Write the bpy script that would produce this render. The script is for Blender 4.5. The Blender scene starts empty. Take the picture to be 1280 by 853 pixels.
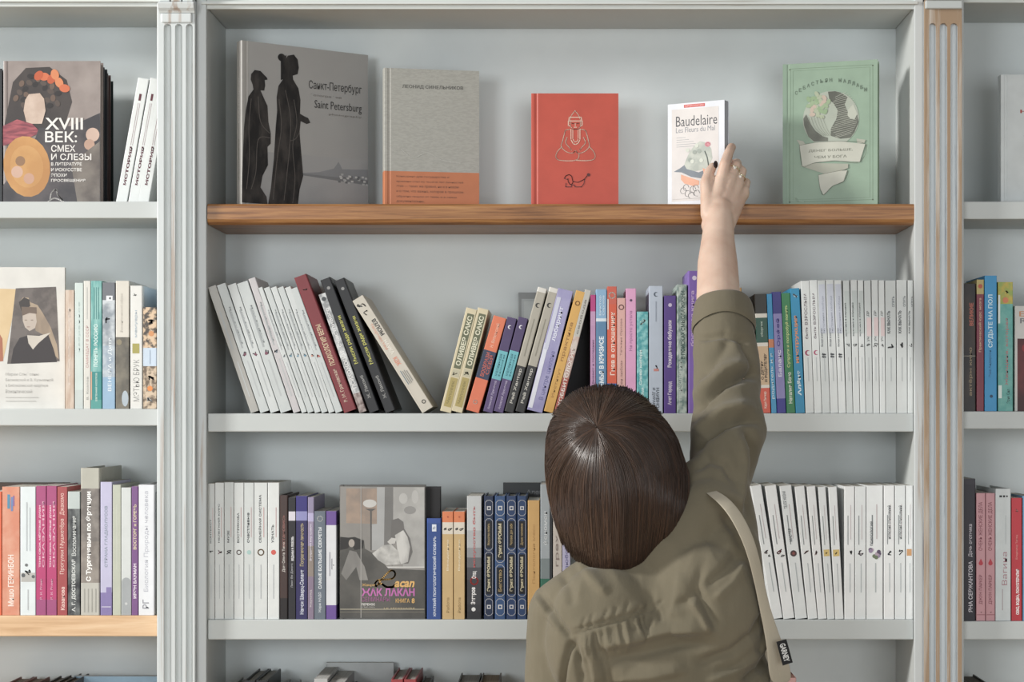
import bpy, bmesh, math, random
from mathutils import Vector, Matrix, noise
random.seed(7)
R = math.radians
scene = bpy.context.scene
COL = scene.collection

# ---------------------------------------------------------------- frame of reference
# x to the right, y into the bookcase (its front plane is y = 0), z up; camera 3 m in front
CAMZ = 1.52; DIST = 3.0; F = 2400.0; CX = 705.0; CY = 515.0
def P(px, py, y=0.0):
    s = (DIST + y) / F
    return Vector(((px - CX) * s, y, CAMZ + (CY - py) * s))
def S(y=0.0): return (DIST + y) / F

# ---------------------------------------------------------------- materials
MATS = {}
def lin(c): return c / 12.92 if c <= 0.04045 else ((c + 0.055) / 1.055) ** 2.4
ALB = 0.99
def rgb(h):
    h = h.lstrip('#')
    c = [lin(int(h[i:i + 2], 16) / 255) * ALB for i in (0, 2, 4)]; g = .3 * c[0] + .55 * c[1] + .15 * c[2]
    return tuple(min(0.86, x * .90 + g * .10) for x in c) + (1.0,)
def base_mat(name, rough=0.5, spec=0.35):
    m = bpy.data.materials.new(name); m.use_nodes = True
    nt = m.node_tree; b = nt.nodes['Principled BSDF']
    b.inputs['Roughness'].default_value = rough
    b.inputs['Specular IOR Level'].default_value = spec
    return m, nt, b
def noise_node(nt, scale, vec=(1, 1, 1), detail=3.0, coord='Object'):
    tc = nt.nodes.new('ShaderNodeTexCoord'); mp = nt.nodes.new('ShaderNodeMapping')
    mp.inputs['Scale'].default_value = vec
    nt.links.new(tc.outputs[coord], mp.inputs['Vector'])
    n = nt.nodes.new('ShaderNodeTexNoise'); n.inputs['Scale'].default_value = scale
    n.inputs['Detail'].default_value = detail
    nt.links.new(mp.outputs['Vector'], n.inputs['Vector'])
    return n
def ramp(nt, src, stops):
    r = nt.nodes.new('ShaderNodeValToRGB')
    e = r.color_ramp.elements
    e[0].position, e[0].color = stops[0]; e[1].position, e[1].color = stops[-1]
    for p, c in stops[1:-1]:
        k = e.new(p); k.color = c
    nt.links.new(src, r.inputs['Fac']); return r
def bump(nt, b, src, strength, dist):
    k = nt.nodes.new('ShaderNodeBump'); k.inputs['Strength'].default_value = strength
    k.inputs['Distance'].default_value = dist
    nt.links.new(src, k.inputs['Height']); nt.links.new(k.outputs['Normal'], b.inputs['Normal'])
def shade(c, k): return tuple(min(0.9, x * k) for x in c[:3]) + (1.0,)
def paper(hexc, rough=0.42):
    """printed card: the cover and ink colours"""
    key = ('paper', hexc, rough)
    if key not in MATS:
        m, nt, b = base_mat('print_' + hexc.lstrip('#'), rough)
        c = rgb(hexc); n = noise_node(nt, 30, (1, 1, 1))
        r = ramp(nt, n.outputs['Fac'], [(0.3, shade(c, 0.93)), (0.7, shade(c, 1.05))])
        nt.links.new(r.outputs['Color'], b.inputs['Base Color'])
        MATS[key] = m
    return MATS[key]
def mottled(h1, h2, scale=60, vec=(1, 1, 1), lo=0.4, hi=0.6, rough=0.42):
    """printed pictures and patterned covers: two ink colours in patches"""
    key = ('mot', h1, h2, scale, vec, lo, hi)
    if key not in MATS:
        m, nt, b = base_mat('pattern_' + h1.lstrip('#'), rough)
        n = noise_node(nt, scale, vec, 5)
        r = ramp(nt, n.outputs['Fac'], [(lo, rgb(h1)), (hi, rgb(h2))])
        nt.links.new(r.outputs['Color'], b.inputs['Base Color'])
        MATS[key] = m
    return MATS[key]
def M(c):
    if isinstance(c, str): return paper(c)
    if isinstance(c, tuple): return mottled(*c)
    return c
def pages_mat(hexc):
    key = ('pages', hexc)
    if key not in MATS:
        m, nt, b = base_mat('page_edges', 0.8, 0.1)
        n = noise_node(nt, 1.0, (2600, 3, 3), 2); c = rgb(hexc)
        r = ramp(nt, n.outputs['Fac'], [(0.25, shade(c, 0.68)), (0.7, shade(c, 1.05))])
        nt.links.new(r.outputs['Color'], b.inputs['Base Color'])
        MATS[key] = m
    return MATS[key]
def painted(name, paint, wood, lo, hi, vec=(30, 30, 3), scale=1.0, rough=0.5):
    """white paint, worn through to the wood in vertical or horizontal streaks"""
    m, nt, b = base_mat(name, rough)
    n = noise_node(nt, scale, vec, 8); n.inputs['Roughness'].default_value = 0.62
    r = ramp(nt, n.outputs['Fac'], [(lo, rgb(wood)), (hi, rgb(paint))])
    n2 = noise_node(nt, 6, (1, 1, 1), 4)
    mx = nt.nodes.new('ShaderNodeMix'); mx.data_type = 'RGBA'; mx.blend_type = 'MULTIPLY'
    mx.inputs[0].default_value = 1.0
    r2 = ramp(nt, n2.outputs['Fac'], [(0.3, (0.93, 0.935, 0.94, 1)), (0.7, (1, 1, 1, 1))])
    nt.links.new(r.outputs['Color'], mx.inputs[6]); nt.links.new(r2.outputs['Color'], mx.inputs[7])
    nt.links.new(mx.outputs[2], b.inputs['Base Color'])
    n3 = noise_node(nt, 90, (1, 1, 0.2) if vec[2] < vec[0] else (0.2, 1, 1), 4)
    bump(nt, b, n3.outputs['Fac'], 0.25, 0.0006)
    return m
def wood_mat(name, dark, mid, light, vec=(1.6, 30, 34), rough=0.38):
    m, nt, b = base_mat(name, rough, 0.4)
    tc = nt.nodes.new('ShaderNodeTexCoord'); mp = nt.nodes.new('ShaderNodeMapping')
    mp.inputs['Scale'].default_value = vec
    nt.links.new(tc.outputs['Object'], mp.inputs['Vector'])
    n = nt.nodes.new('ShaderNodeTexNoise'); n.inputs['Scale'].default_value = 3.4
    n.inputs['Detail'].default_value = 9; n.inputs['Roughness'].default_value = 0.62
    n.inputs['Distortion'].default_value = 0.5
    nt.links.new(mp.outputs['Vector'], n.inputs['Vector'])
    r = ramp(nt, n.outputs['Fac'], [(0.30, rgb(dark)), (0.5, rgb(mid)), (0.72, rgb(light))])
    nt.links.new(r.outputs['Color'], b.inputs['Base Color'])
    bump(nt, b, n.outputs['Fac'], 0.2, 0.001)
    return m

WHITE = painted('white_paint', '#c0c5c4', '#c4bfb4', 0.16, 0.30, (3, 20, 40))
BACK = painted('grey_white_back_paint', '#d3dadb', '#cbd2d3', 0.3, 0.5, (2, 2, 2))
SIDE = painted('side_panel_paint', '#c9cdcb', '#b3a798', 0.14, 0.26, (30, 20, 3))
WORNV = painted('worn_white_stile', '#c9cecf', '#a8937f', 0.29, 0.40, (42, 42, 2.2))
WORNL = painted('worn_left_pilaster', '#cdd3d4', '#a8978a', 0.34, 0.45, (60, 60, 1.6))
WORNR = painted('bare_right_pilaster', '#cbc5bc', '#a3886c', 0.50, 0.68, (60, 60, 3.0))
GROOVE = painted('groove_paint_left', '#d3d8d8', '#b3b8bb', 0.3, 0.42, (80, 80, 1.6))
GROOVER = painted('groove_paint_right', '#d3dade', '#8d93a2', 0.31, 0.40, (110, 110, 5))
WORNH = painted('worn_white_rail', '#cfd4d2', '#9a8f80', 0.30, 0.42, (1.5, 30, 60))
OAK = wood_mat('brown_oak', '#684122', '#956436', '#b58249', (2.2, 34, 60))
PINE = wood_mat('pale_beech', '#c39b70', '#d9b48a', '#e6c8a2', (1.2, 14, 20))
FLOORM = wood_mat('floor_boards', '#9a8468', '#b39c7e', '#c9b496', (14, 1.2, 10))

# ---------------------------------------------------------------- mesh helpers
def link(o, parent=None):
    COL.objects.link(o)
    if parent is not None: o.parent = parent
    return o
def mesh_obj(name, bm, mats, parent=None, smooth=False):
    me = bpy.data.meshes.new(name); bm.to_mesh(me); bm.free()
    for m in (mats if isinstance(mats, (list, tuple)) and not isinstance(mats, str) else [mats]): me.materials.append(m)
    if smooth:
        for p in me.polygons: p.use_smooth = True
    return link(bpy.data.objects.new(name, me), parent)
def empty(name, loc=(0, 0, 0)):
    o = bpy.data.objects.new(name, None); o.location = loc; o.empty_display_size = 0.05
    return link(o)
def tag(o, label, cat, group=None, kind=None):
    if label: o['label'] = label
    if cat: o['category'] = cat
    if group: o['group'] = group
    if kind: o['kind'] = kind
    return o
def box(bm, x0, x1, y0, y1, z0, z1, bev=0.0, mi=0):
    vs = [bm.verts.new((x, y, z)) for z in (z0, z1) for y in (y0, y1) for x in (x0, x1)]
    fs = []
    for q in ((0, 2, 3, 1), (4, 5, 7, 6), (0, 1, 5, 4), (2, 6, 7, 3), (0, 4, 6, 2), (1, 3, 7, 5)):
        f = bm.faces.new([vs[i] for i in q]); f.material_index = mi; fs.append(f)
    if bev > 0:
        es = list({e for f in fs for e in f.edges})
        r = bmesh.ops.bevel(bm, geom=es, offset=bev, segments=2, profile=0.5, affect='EDGES')
        for f in r['faces']: f.material_index = mi
def prism(bm, pts, y0, y1, mi=0):
    """outline in (x, z) extruded from y0 to y1"""
    a = [bm.verts.new((p[0], y0, p[1])) for p in pts]; b = [bm.verts.new((p[0], y1, p[1])) for p in pts]
    n = len(pts)
    fs = [bm.faces.new(a), bm.faces.new(b[::-1])]
    for i in range(n): fs.append(bm.faces.new((a[i], b[i], b[(i + 1) % n], a[(i + 1) % n])))
    for f in fs: f.material_index = mi
    bmesh.ops.recalc_face_normals(bm, faces=fs)
def vprism(bm, pts, zs, mis=None):
    """outline in (x, y) extruded up through the heights zs, one material index per storey"""
    rings = [[bm.verts.new((p[0], p[1], z)) for p in pts] for z in zs]
    n = len(pts); fs = []
    f = bm.faces.new(rings[0][::-1]); f.material_index = mis[0] if mis else 0; fs.append(f)
    f = bm.faces.new(rings[-1]); f.material_index = mis[-1] if mis else 0; fs.append(f)
    for k in range(len(zs) - 1):
        for i in range(n):
            f = bm.faces.new((rings[k][i], rings[k][(i + 1) % n], rings[k + 1][(i + 1) % n], rings[k + 1][i]))
            f.material_index = mis[k] if mis else 0; fs.append(f)
    bmesh.ops.recalc_face_normals(bm, faces=fs)

# ---------------------------------------------------------------- flat print (ink) on a surface
TXT = {}
def text_mesh(s, bold):
    key = (s, bold)
    if key not in TXT:
        cu = bpy.data.curves.new('lettering', 'FONT'); cu.body = s; cu.resolution_u = 2
        cu.offset = bold
        ob = bpy.data.objects.new('lettering', cu)
        COL.objects.link(ob)
        dg = bpy.context.evaluated_depsgraph_get()
        me = bpy.data.meshes.new_from_object(ob.evaluated_get(dg))
        vs = [(v.co.x, v.co.y) for v in me.vertices]; fs = [tuple(p.vertices) for p in me.polygons]
        bpy.data.objects.remove(ob); bpy.data.curves.remove(cu); bpy.data.meshes.remove(me)
        if not vs: vs, fs = [(0, 0), (1, 0), (1, 1)], []
        x0 = min(v[0] for v in vs); x1 = max(v[0] for v in vs); y0 = min(v[1] for v in vs); y1 = max(v[1] for v in vs)
        vs = [((x - x0) / (x1 - x0), (y - y0) / (y1 - y0)) for x, y in vs]
        TXT[key] = (vs, fs, (x1 - x0) / (y1 - y0))
    return TXT[key]
class Print:
    def __init__(self): self.v = []; self.f = []; self.mi = []; self.m = []; self.l = 1.5e-4
    def mat(self, c):
        m = M(c)
        if m not in self.m: self.m.append(m)
        return self.m.index(m)
    def add(self, pts, faces, c, step=True):
        if step: self.l += 2.0e-5
        b = len(self.v); k = self.mat(c)
        self.v += [(p[0], p[1], self.l) for p in pts]
        self.f += [tuple(b + i for i in f) for f in faces]; self.mi += [k] * len(faces)
    def poly(self, pts, c): self.add(pts, [tuple(range(len(pts)))], c)
    def rect(self, u0, v0, u1, v1, c): self.poly([(u0, v0), (u1, v0), (u1, v1), (u0, v1)], c)
    def disc(self, u, v, ru, rv, c, rot=0.0, a0=0, a1=360, n=20):
        pts = []
        full = (a1 - a0 == 360)
        for i in range(n if full else n + 1):
            a = R(a0 + (a1 - a0) * i / n); x = ru * math.cos(a); y = rv * math.sin(a)
            pts.append((u + x * math.cos(rot) - y * math.sin(rot), v + x * math.sin(rot) + y * math.cos(rot)))
        self.poly(pts, c)
    def line(self, pts, w, c, close=False):
        self.l += 2.0e-5
        if close: pts = list(pts) + [pts[0]]
        for (a, b), (d, e) in zip(pts[:-1], pts[1:]):
            L = math.hypot(d - a, e - b) or 1e-9; nx, ny = -(e - b) / L * w / 2, (d - a) / L * w / 2
            tx, ty = (d - a) / L * w * .3, (e - b) / L * w * .3
            self.add([(a - tx + nx, b - ty + ny), (a - tx - nx, b - ty - ny), (d + tx - nx, e + ty - ny), (d + tx + nx, e + ty + ny)], [(0, 1, 2, 3)], c, False)
    def curve(self, pts, w, c, close=False, n=6):
        """Catmull-Rom stroke through pts"""
        q = list(pts); out = []
        N = len(q)
        g = (lambda i: q[i % N]) if close else (lambda i: q[max(0, min(N - 1, i))])
        for i in range(N if close else N - 1):
            p0, p1, p2, p3 = g(i - 1), g(i), g(i + 1), g(i + 2)
            for k in range(n):
                t = k / n
                out.append(tuple(0.5 * ((2 * p1[j]) + (-p0[j] + p2[j]) * t + (2 * p0[j] - 5 * p1[j] + 4 * p2[j] - p3[j]) * t * t + (-p0[j] + 3 * p1[j] - 3 * p2[j] + p3[j]) * t ** 3) for j in (0, 1)))
        if not close: out.append(tuple(q[-1]))
        self.line(out, w, c, close)
    def text(self, s, u0, v0, u1, v1, c, rot='h', bold=0.01, slant=0.0):
        vs, fs, asp = text_mesh(s, bold)
        pts = []
        for x, y in vs:
            if rot == 'h': pts.append((u0 + (x + slant * y) * (u1 - u0), v0 + y * (v1 - v0)))
            elif rot == 'up': pts.append((u1 - y * (u1 - u0), v0 + x * (v1 - v0)))
            else: pts.append((u0 + y * (u1 - u0), v1 - x * (v1 - v0)))
        self.add(pts, fs, c)
    def build(self, name, parent, mp):
        if not self.f: return None
        me = bpy.data.meshes.new(name)
        me.from_pydata([mp(*p) for p in self.v], [], self.f)
        for m in self.m: me.materials.append(m)
        for p, k in zip(me.polygons, self.mi): p.material_index = k
        return link(bpy.data.objects.new(name, me), parent)

# ---------------------------------------------------------------- the book itself
def make_book(w, h, d, bands, hard=False, pages='#c9c6bd', cloth=None):
    """spine in the plane y = 0 facing -y, boards at x = 0 and x = w; bands = [(upper fraction, colour), ...] from the foot up"""
    root = empty('book')
    t = 0.0022 if hard else 0.0006
    t = min(t, w * 0.2)
    r = min(0.0016 if hard else 0.0009, w * 0.3)
    g = 0.0007
    out = [(0, d), (0, .0105)] + ([(g, .0095), (g, .0065), (0, .0055)] if hard else [])
    out += [(0, r), (r * .3, r * .3), (r, 0), (w - r, 0), (w - r * .3, r * .3), (w, r)]
    out += ([(w, .0055), (w - g, .0065), (w - g, .0095)] if hard else []) + [(w, .0105), (w, d)]
    inn = [(w - t, d), (w - t, t), (t, t), (t, d)]
    zs = [0.0]; mats = []; mis = []
    for fr, c in bands:
        zs.append(fr * h); m = M(c)
        if m not in mats: mats.append(m)
        mis.append(mats.index(m))
    bm = bmesh.new(); vprism(bm, out + inn, zs, mis)
    mesh_obj('cover', bm, mats, root)
    ins = 0.003 if hard else 0.0002
    bm = bmesh.new()
    box(bm, t + .0001, w - t - .0001, t + .0008, d - ins - .0005, ins, h - ins)
    mesh_obj('page_block', bm, pages_mat(pages), root)
    return root

GREY = '#7d8183'; DK = '#26262a'
def print_spine(root, w, h, items, name='spine_print'):
    """each title, author line, emblem and panel on a spine is a part of its own"""
    l = 1.5e-4; first = True
    for it in items or []:
        p = Print(); p.l = l
        k = it[0]
        nm = {'r': 'spine_panel', 'l': 'fine_print', 'g': 'gilt_frame'}.get(k, 'emblem')
        if k == 't': nm = 'title_lettering' if first else 'small_lettering'; first = False
        if k == 't':            # text: string, from, to, across centre, size, colour, direction, boldness
            _, s, f0, f1, u, hw, c = it[:7]
            rot = it[7] if len(it) > 7 else 'up'; bold = it[8] if len(it) > 8 else 0.012
            if rot == 'h': p.text(s, (u - hw / 2) * w, f0 * h, (u + hw / 2) * w, f1 * h, c, rot, bold)
            else: p.text(s, (u - hw / 2) * w, f0 * h, (u + hw / 2) * w, f1 * h, c, rot, bold)
        elif k == 'r': p.rect(it[3] * w, it[1] * h, it[4] * w, it[2] * h, it[5])
        elif k == 'd':          # dot: height, across, radius in widths, colour
            p.disc(it[2] * w, it[1] * h, it[3] * w, it[3] * w * (it[5] if len(it) > 5 else 1), it[4])
        elif k == 'c':          # crescent opening to the right
            u, v, q = it[2] * w, it[1] * h, it[3] * w
            pts = [(u + q * math.cos(R(a)), v + q * math.sin(R(a))) for a in range(50, 311, 20)]
            pts += [(u + q * .35 + q * .72 * math.cos(R(a)), v + q * .72 * math.sin(R(a))) for a in range(300, 59, -20)]
            p.poly(pts, it[4])
        elif k == 'q':          # two commas, one above the other
            for dv in (-.55, .75):
                u, v, q = it[2] * w, it[1] * h + dv * it[3] * w, it[3] * w
                p.disc(u, v, q, q * .5, it[4]); p.line([(u - q, v), (u - q * .6, v + q * .7)], q * .4, it[4])
        elif k == 'o':          # ring
            u, v, q = it[2] * w, it[1] * h, it[3] * w
            p.line([(u + q * math.cos(R(a)), v + q * math.sin(R(a))) for a in range(0, 360, 24)], q * .4, it[4], True)
        elif k == 's':          # loose ink scribble: height, across, size, colour
            rnd = random.Random(int(it[1] * 1e4) + int(w * 1e6)); u, v, q = it[2] * w, it[1] * h, it[3] * w
            q *= .85; p.curve([(u + rnd.uniform(-q, q), v + rnd.uniform(-q, q)) for _ in range(6)], q * .32, it[4])
        elif k == 'p':          # drop, point up
            u, v, q = it[2] * w, it[1] * h, it[3] * w
            p.poly([(u, v + q * 2.2)] + [(u + q * math.cos(R(a)), v + q * math.sin(R(a)) * .95) for a in range(20, -201, -20)], it[4])
        elif k == 'l':          # line of small type drawn across: from, to, across, width
            p.rect((it[3] - it[4] / 2) * w, it[1] * h, (it[3] + it[4] / 2) * w, it[2] * h, it[5])
        elif k == 'g':          # gilt frame with corner hooks
            f0, f1, c = it[1] * h, it[2] * h, it[3]; a, b = .12 * w, .88 * w; q = .22 * w
            p.line([(a, f0 + q), (a + q, f0), (b - q, f0), (b, f0 + q)], .05 * w, c)
            p.line([(a, f1 - q), (a + q, f1), (b - q, f1), (b, f1 - q)], .05 * w, c)
            p.line([(a, f0 + q), (a, f1 - q)], .04 * w, c); p.line([(b, f0 + q), (b, f1 - q)], .04 * w, c)
        p.build(nm, root, lambda u, v, q: (u, -q, v)); l = p.l

SHELF = {}     # shelf-top heights, filled with the bookcase below
def spine_book(row, xb, wpx, top, label, bands, items=None, xt=None, hard=False, d=0.132, group=None, y=0.004, pages='#c9c6bd'):
    """a book standing spine out. xb: pixel of its foot on the side it stands on; xt: where the same edge ends at the top (a lean)"""
    s = S(y); zb = SHELF[row]; ztop = CAMZ + (CY - top) * s
    X = (xb - CX) * s
    if xt is None: th = 0.0
    else: th = math.atan2((xt - xb) * s, ztop - zb)
    H = (ztop - zb) / math.cos(th); w = wpx * s * math.cos(th) * 0.975
    bands = [(1.0, bands)] if not isinstance(bands, list) else bands
    root = make_book(w, H, d, bands, hard, pages)
    print_spine(root, w, H, items)
    root.rotation_euler = (0, th, 0)
    if th > 0:      # leans to the right: stands on its right foot edge
        root.location = (X - w * math.cos(th), y, zb + w * math.sin(th) + .0003)
    else: root.location = (X, y, zb + .0003)
    tag(root, label, 'book', group)
    return root
def face_book(row, xl, yl, xr, yr, top, w, label, bands, hard=False, pages='#c9c6bd', group=None, at='l'):
    """a book standing with its front cover outwards; returns the root, width, height and a Print for the cover"""
    a = P(xl, 0, yl); b = P(xr, 0, yr)
    zb = SHELF[row]; ztop = CAMZ + (CY - top) * S(yl if at == 'l' else yr)
    D = math.hypot(b.x - a.x, b.y - a.y); ang = math.atan2(b.y - a.y, b.x - a.x); H = ztop - zb
    root = make_book(w, H, D, [(1.0, bands)] if not isinstance(bands, list) else bands, hard, pages)
    root.rotation_euler = (0, 0, ang - math.pi / 2)
    off = Matrix.Rotation(ang - math.pi / 2, 3, 'Z') @ Vector((w, 0, 0))
    root.location = (a.x - off.x, a.y - off.y, zb + .0003)
    tag(root, label, 'book', group)
    return root, D, H, w
def cover_print(p, root, w, name='cover_print'): return p.build(name, root, lambda u, v, l: (w + l, u, v))
# ================================================================ the bookcase
ZT = lambda py: CAMZ + (CY - py) * S(0)
SHELF.update(A=ZT(255), B=ZT(517), C=ZT(775), D=ZT(1040),
             LA=ZT(252), LB=ZT(511.5), LC=ZT(770), LD=ZT(1034),
             RA=ZT(252), RB=ZT(514.5), RC=ZT(777), RD=ZT(1040))
BK = 0.165
X = lambda px: (px - CX) * S(0)
TOPZ = ZT(-75)

def shelf_board(name, root, x0, x1, ztop, thick_px, m, y0=0.0, bev=0.0015):
    bm = bmesh.new(); box(bm, x0, x1, y0, BK, ztop - thick_px * S(0), ztop, bev)
    return mesh_obj(name, bm, m, root)
def case(x0, x1, shelves, top_px, label, oak=None):
    """x0, x1: inner faces of the side panels at the front"""
    root = empty('bookcase', ((x0 + x1) / 2, 0.08, 0))
    inv = Vector(root.location)
    def fix(o):
        o.location = -inv; return o
    bm = bmesh.new(); box(bm, x0, x1, BK, BK + .012, 0.02, TOPZ); fix(mesh_obj('back_panel', bm, BACK, root))
    for xa in (x0 - .012, x1):
        bm = bmesh.new(); box(bm, xa, xa + .012, 0.0006, BK + .012, 0, TOPZ); fix(mesh_obj('side_panel', bm, SIDE, root))
    for (zt, tk, m) in shelves: fix(shelf_board('shelf', root, x0 + .0004, x1 - .0004, zt, tk, m))
    fix(shelf_board('top_board', root, x0 + .0004, x1 - .0004, ZT(top_px) + 40 * S(0), 40, SIDE, 0.003))
    # base cupboard below the open shelves: carcass front with two panelled doors
    zb = SHELF['D'] - .36
    fix(shelf_board('shelf', root, x0 + .0004, x1 - .0004, zb, 22, WHITE))
    n = 2; wd = (x1 - x0) / n
    for k in range(n):
        a = x0 + k * wd + .004; b = x0 + (k + 1) * wd - .004
        bm = bmesh.new(); box(bm, a, b, -.004, .014, .09, zb - .035, .002)
        box(bm, a + .05, b - .05, -.009, -.003, .15, zb - .095, .003)
        dr = fix(mesh_obj('cupboard_door', bm, WHITE, root))
        bm = bmesh.new(); bmesh.ops.create_uvsphere(bm, u_segments=16, v_segments=10, radius=.013, matrix=Matrix.Translation((b - .03 if k == 0 else a + .03, -.02, zb - .2)))
        kn = mesh_obj('knob', bm, OAK, dr, True)
    bm = bmesh.new(); box(bm, x0, x1, .004, .02, 0, .085); fix(mesh_obj('plinth', bm, WHITE, root))
    tag(root, label, 'bookcase')
    return root, fix

mid, fixm = case(X(259), X(1142.5), [(SHELF['B'], 23, WHITE), (SHELF['C'], 25, WHITE), (SHELF['D'], 24, WHITE)], 10,
                 'middle white painted bookcase between the two fluted pilasters, with one brown oak shelf')
lft, fixl = case(X(-420), X(224), [(SHELF['LA'], 21, WHITE), (SHELF['LB'], 21, WHITE), (SHELF['LD'], 24, WHITE)], 8,
                 'white bookcase at the left edge with a pale wooden shelf under its lower row')
rgt, fixr = case(X(1176), X(1820), [(SHELF['RA'], 22, WHITE), (SHELF['RB'], 22, WHITE), (SHELF['RC'], 23, WHITE), (SHELF['RD'], 24, WHITE)], 2,
                 'white bookcase at the right edge beyond the bare wood pilaster')
# the oak shelf: rounded nose, chamfered underside
bm = bmesh.new()
za = SHELF['A']; tk = 26 * S(0); xa, xb_ = X(260), X(1142)
prof = [(-.006, za - .004), (-.003, za - .0008), (0.002, za), (BK, za), (BK, za - tk), (.004, za - tk), (-.003, za - tk + .003), (-.006, za - tk + .008)]
r0 = [bm.verts.new((xa, y, z)) for y, z in prof]; r1 = [bm.verts.new((xb_, y, z)) for y, z in prof]
bm.faces.new(r0); bm.faces.new(r1[::-1])
for i in range(len(prof)): bm.faces.new((r0[i], r1[i], r1[(i + 1) % len(prof)], r0[(i + 1) % len(prof)]))
bmesh.ops.recalc_face_normals(bm, faces=bm.faces[:])
o = fixm(mesh_obj('shelf', bm, OAK, mid)); o['label'] = 'brown oiled oak shelf'
o = fixl(shelf_board('shelf', lft, X(-420) + .0004, X(224) - .0004, SHELF['LC'], 26, PINE)); o['label'] = 'pale unpainted wooden shelf'

# cornice rails above each case
for root, fx, a, b, yy in ((mid, fixm, 253, 1146, 12), (lft, fixl, -430, 203, 9), (rgt, fixr, 1199.5, 1830, 4)):
    bm = bmesh.new(); z = ZT(yy)
    box(bm, X(a), X(b), -.004, -.0003, z, TOPZ, .001)
    box(bm, X(a), X(b), -.012, -.003, z + .006, z + .011, .001)
    box(bm, X(a), X(b), -.030, -.003, ZT(-24), TOPZ, .004)
    fx(mesh_obj('cornice', bm, WORNH, root))
# face-frame stiles
for (a, b, nm) in ((246.5, 259, WORNV), (1142, 1153, WORNV), (197.5, 203.5, WORNV), (1199, 1203.5, WORNL)):
    bm = bmesh.new(); box(bm, X(a), X(b), -.008, -.0002, 0, TOPZ, .0012)
    fixm(mesh_obj('stile', bm, nm, mid))
# pilasters: a fluted shaft, three round-headed grooves, a moulded capital
def pilaster(x0, x1, grooves, body, groove, topflute, bareneck):
    sh = None
    yF = -.020; yG = -.0125
    zt = ZT(topflute); z0 = 0.12
    a, b = X(x0), X(x1); zc = ZT(4)
    pts = [(a, z0), (a, zc), (b, zc), (b, z0)]
    for g0, g1 in reversed(grooves):
        u0, u1 = X(g0), X(g1); rr = (u1 - u0) / 2; c = (u0 + u1) / 2
        pts += [(u1, z0)] + [(c + rr * math.cos(R(t)), zt - rr + rr * math.sin(R(t))) for t in range(0, 181, 20)] + [(u0, z0)]
    bm = bmesh.new(); prism(bm, pts, yF, yG + .0005)
    sh = fixm(mesh_obj('pilaster', bm, body, mid))
    bm = bmesh.new()
    for g0, g1 in grooves:      # hollow channel in each flute
        u0, u1 = X(g0), X(g1); c = (u0 + u1) / 2; rr = (u1 - u0) / 2
        prev = None
        for t in range(0, 181, 20):
            x = c - rr * math.cos(R(t)); y = yF + .002 + .0085 * math.sin(R(t))
            cur = (bm.verts.new((x, y, z0)), bm.verts.new((x, y, zt)))
            if prev: bm.faces.new((prev[0], prev[1], cur[1], cur[0]))
            prev = cur
    box(bm, a, b, -.009, 0, z0, zc)
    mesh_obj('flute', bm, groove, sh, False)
    bm = bmesh.new()
    k0, k1 = a - .001, b + .001
    if bareneck: box(bm, k0 + .001, k1 - .001, -.027, -.019, ZT(15), ZT(4.5), .002); o = mesh_obj('capital', bm, WHITE, sh)
    else:
        box(bm, a + .002, b - .004, -.024, -.019, ZT(32), ZT(20), .002)
        prof = [(-.024, 20), (-.026, 18), (-.031, 15), (-.034, 10), (-.034, 8), (-.019, 8), (-.019, 20)]
        r0 = [bm.verts.new((a - .0005, y, ZT(p))) for y, p in prof]; r1 = [bm.verts.new((b + .0005, y, ZT(p))) for y, p in prof]
        bm.faces.new(r0); bm.faces.new(r1[::-1])
        for i in range(len(prof)): bm.faces.new((r0[i], r1[i], r1[(i + 1) % len(prof)], r0[(i + 1) % len(prof)]))
        bmesh.ops.recalc_face_normals(bm, faces=bm.faces[:])
        o = mesh_obj('capital', bm, WORNL, sh)
    # dentil blocks above
    bm = bmesh.new(); n = 3; st = (b - a) / n
    for i in range(n): box(bm, a + i * st + .001, a + (i + 1) * st - .0012, -.030, -.010, ZT(4 if bareneck else 7), ZT(-30), .001)
    mesh_obj('dentils', bm, WORNL if not bareneck else WORNR, sh)
    bm = bmesh.new(); box(bm, a - .003, b + .003, -.028, 0, 0, .12, .003); mesh_obj('plinth_block', bm, body, sh)
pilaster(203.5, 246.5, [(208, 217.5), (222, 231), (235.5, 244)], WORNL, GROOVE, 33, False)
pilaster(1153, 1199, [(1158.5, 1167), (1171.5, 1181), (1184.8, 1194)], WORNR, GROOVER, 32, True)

# room: floor and the wall behind
bm = bmesh.new(); box(bm, -4, 4, -5.5, .4, -.05, 0); tag(mesh_obj('floor', bm, FLOORM), None, None, kind='structure')
bm = bmesh.new(); box(bm, -4, 4, BK + .013, BK + .12, 0, 3.1); tag(mesh_obj('wall_back', bm, BACK), None, None, kind='structure')
# ================================================================ books standing spine out
W1, W2, W3 = '#d0d4d3', '#c8cdcc', '#d6dad9'
T = 't'
def emb(kind, f, u, q, c): return (kind, f, u, q, c)

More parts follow.
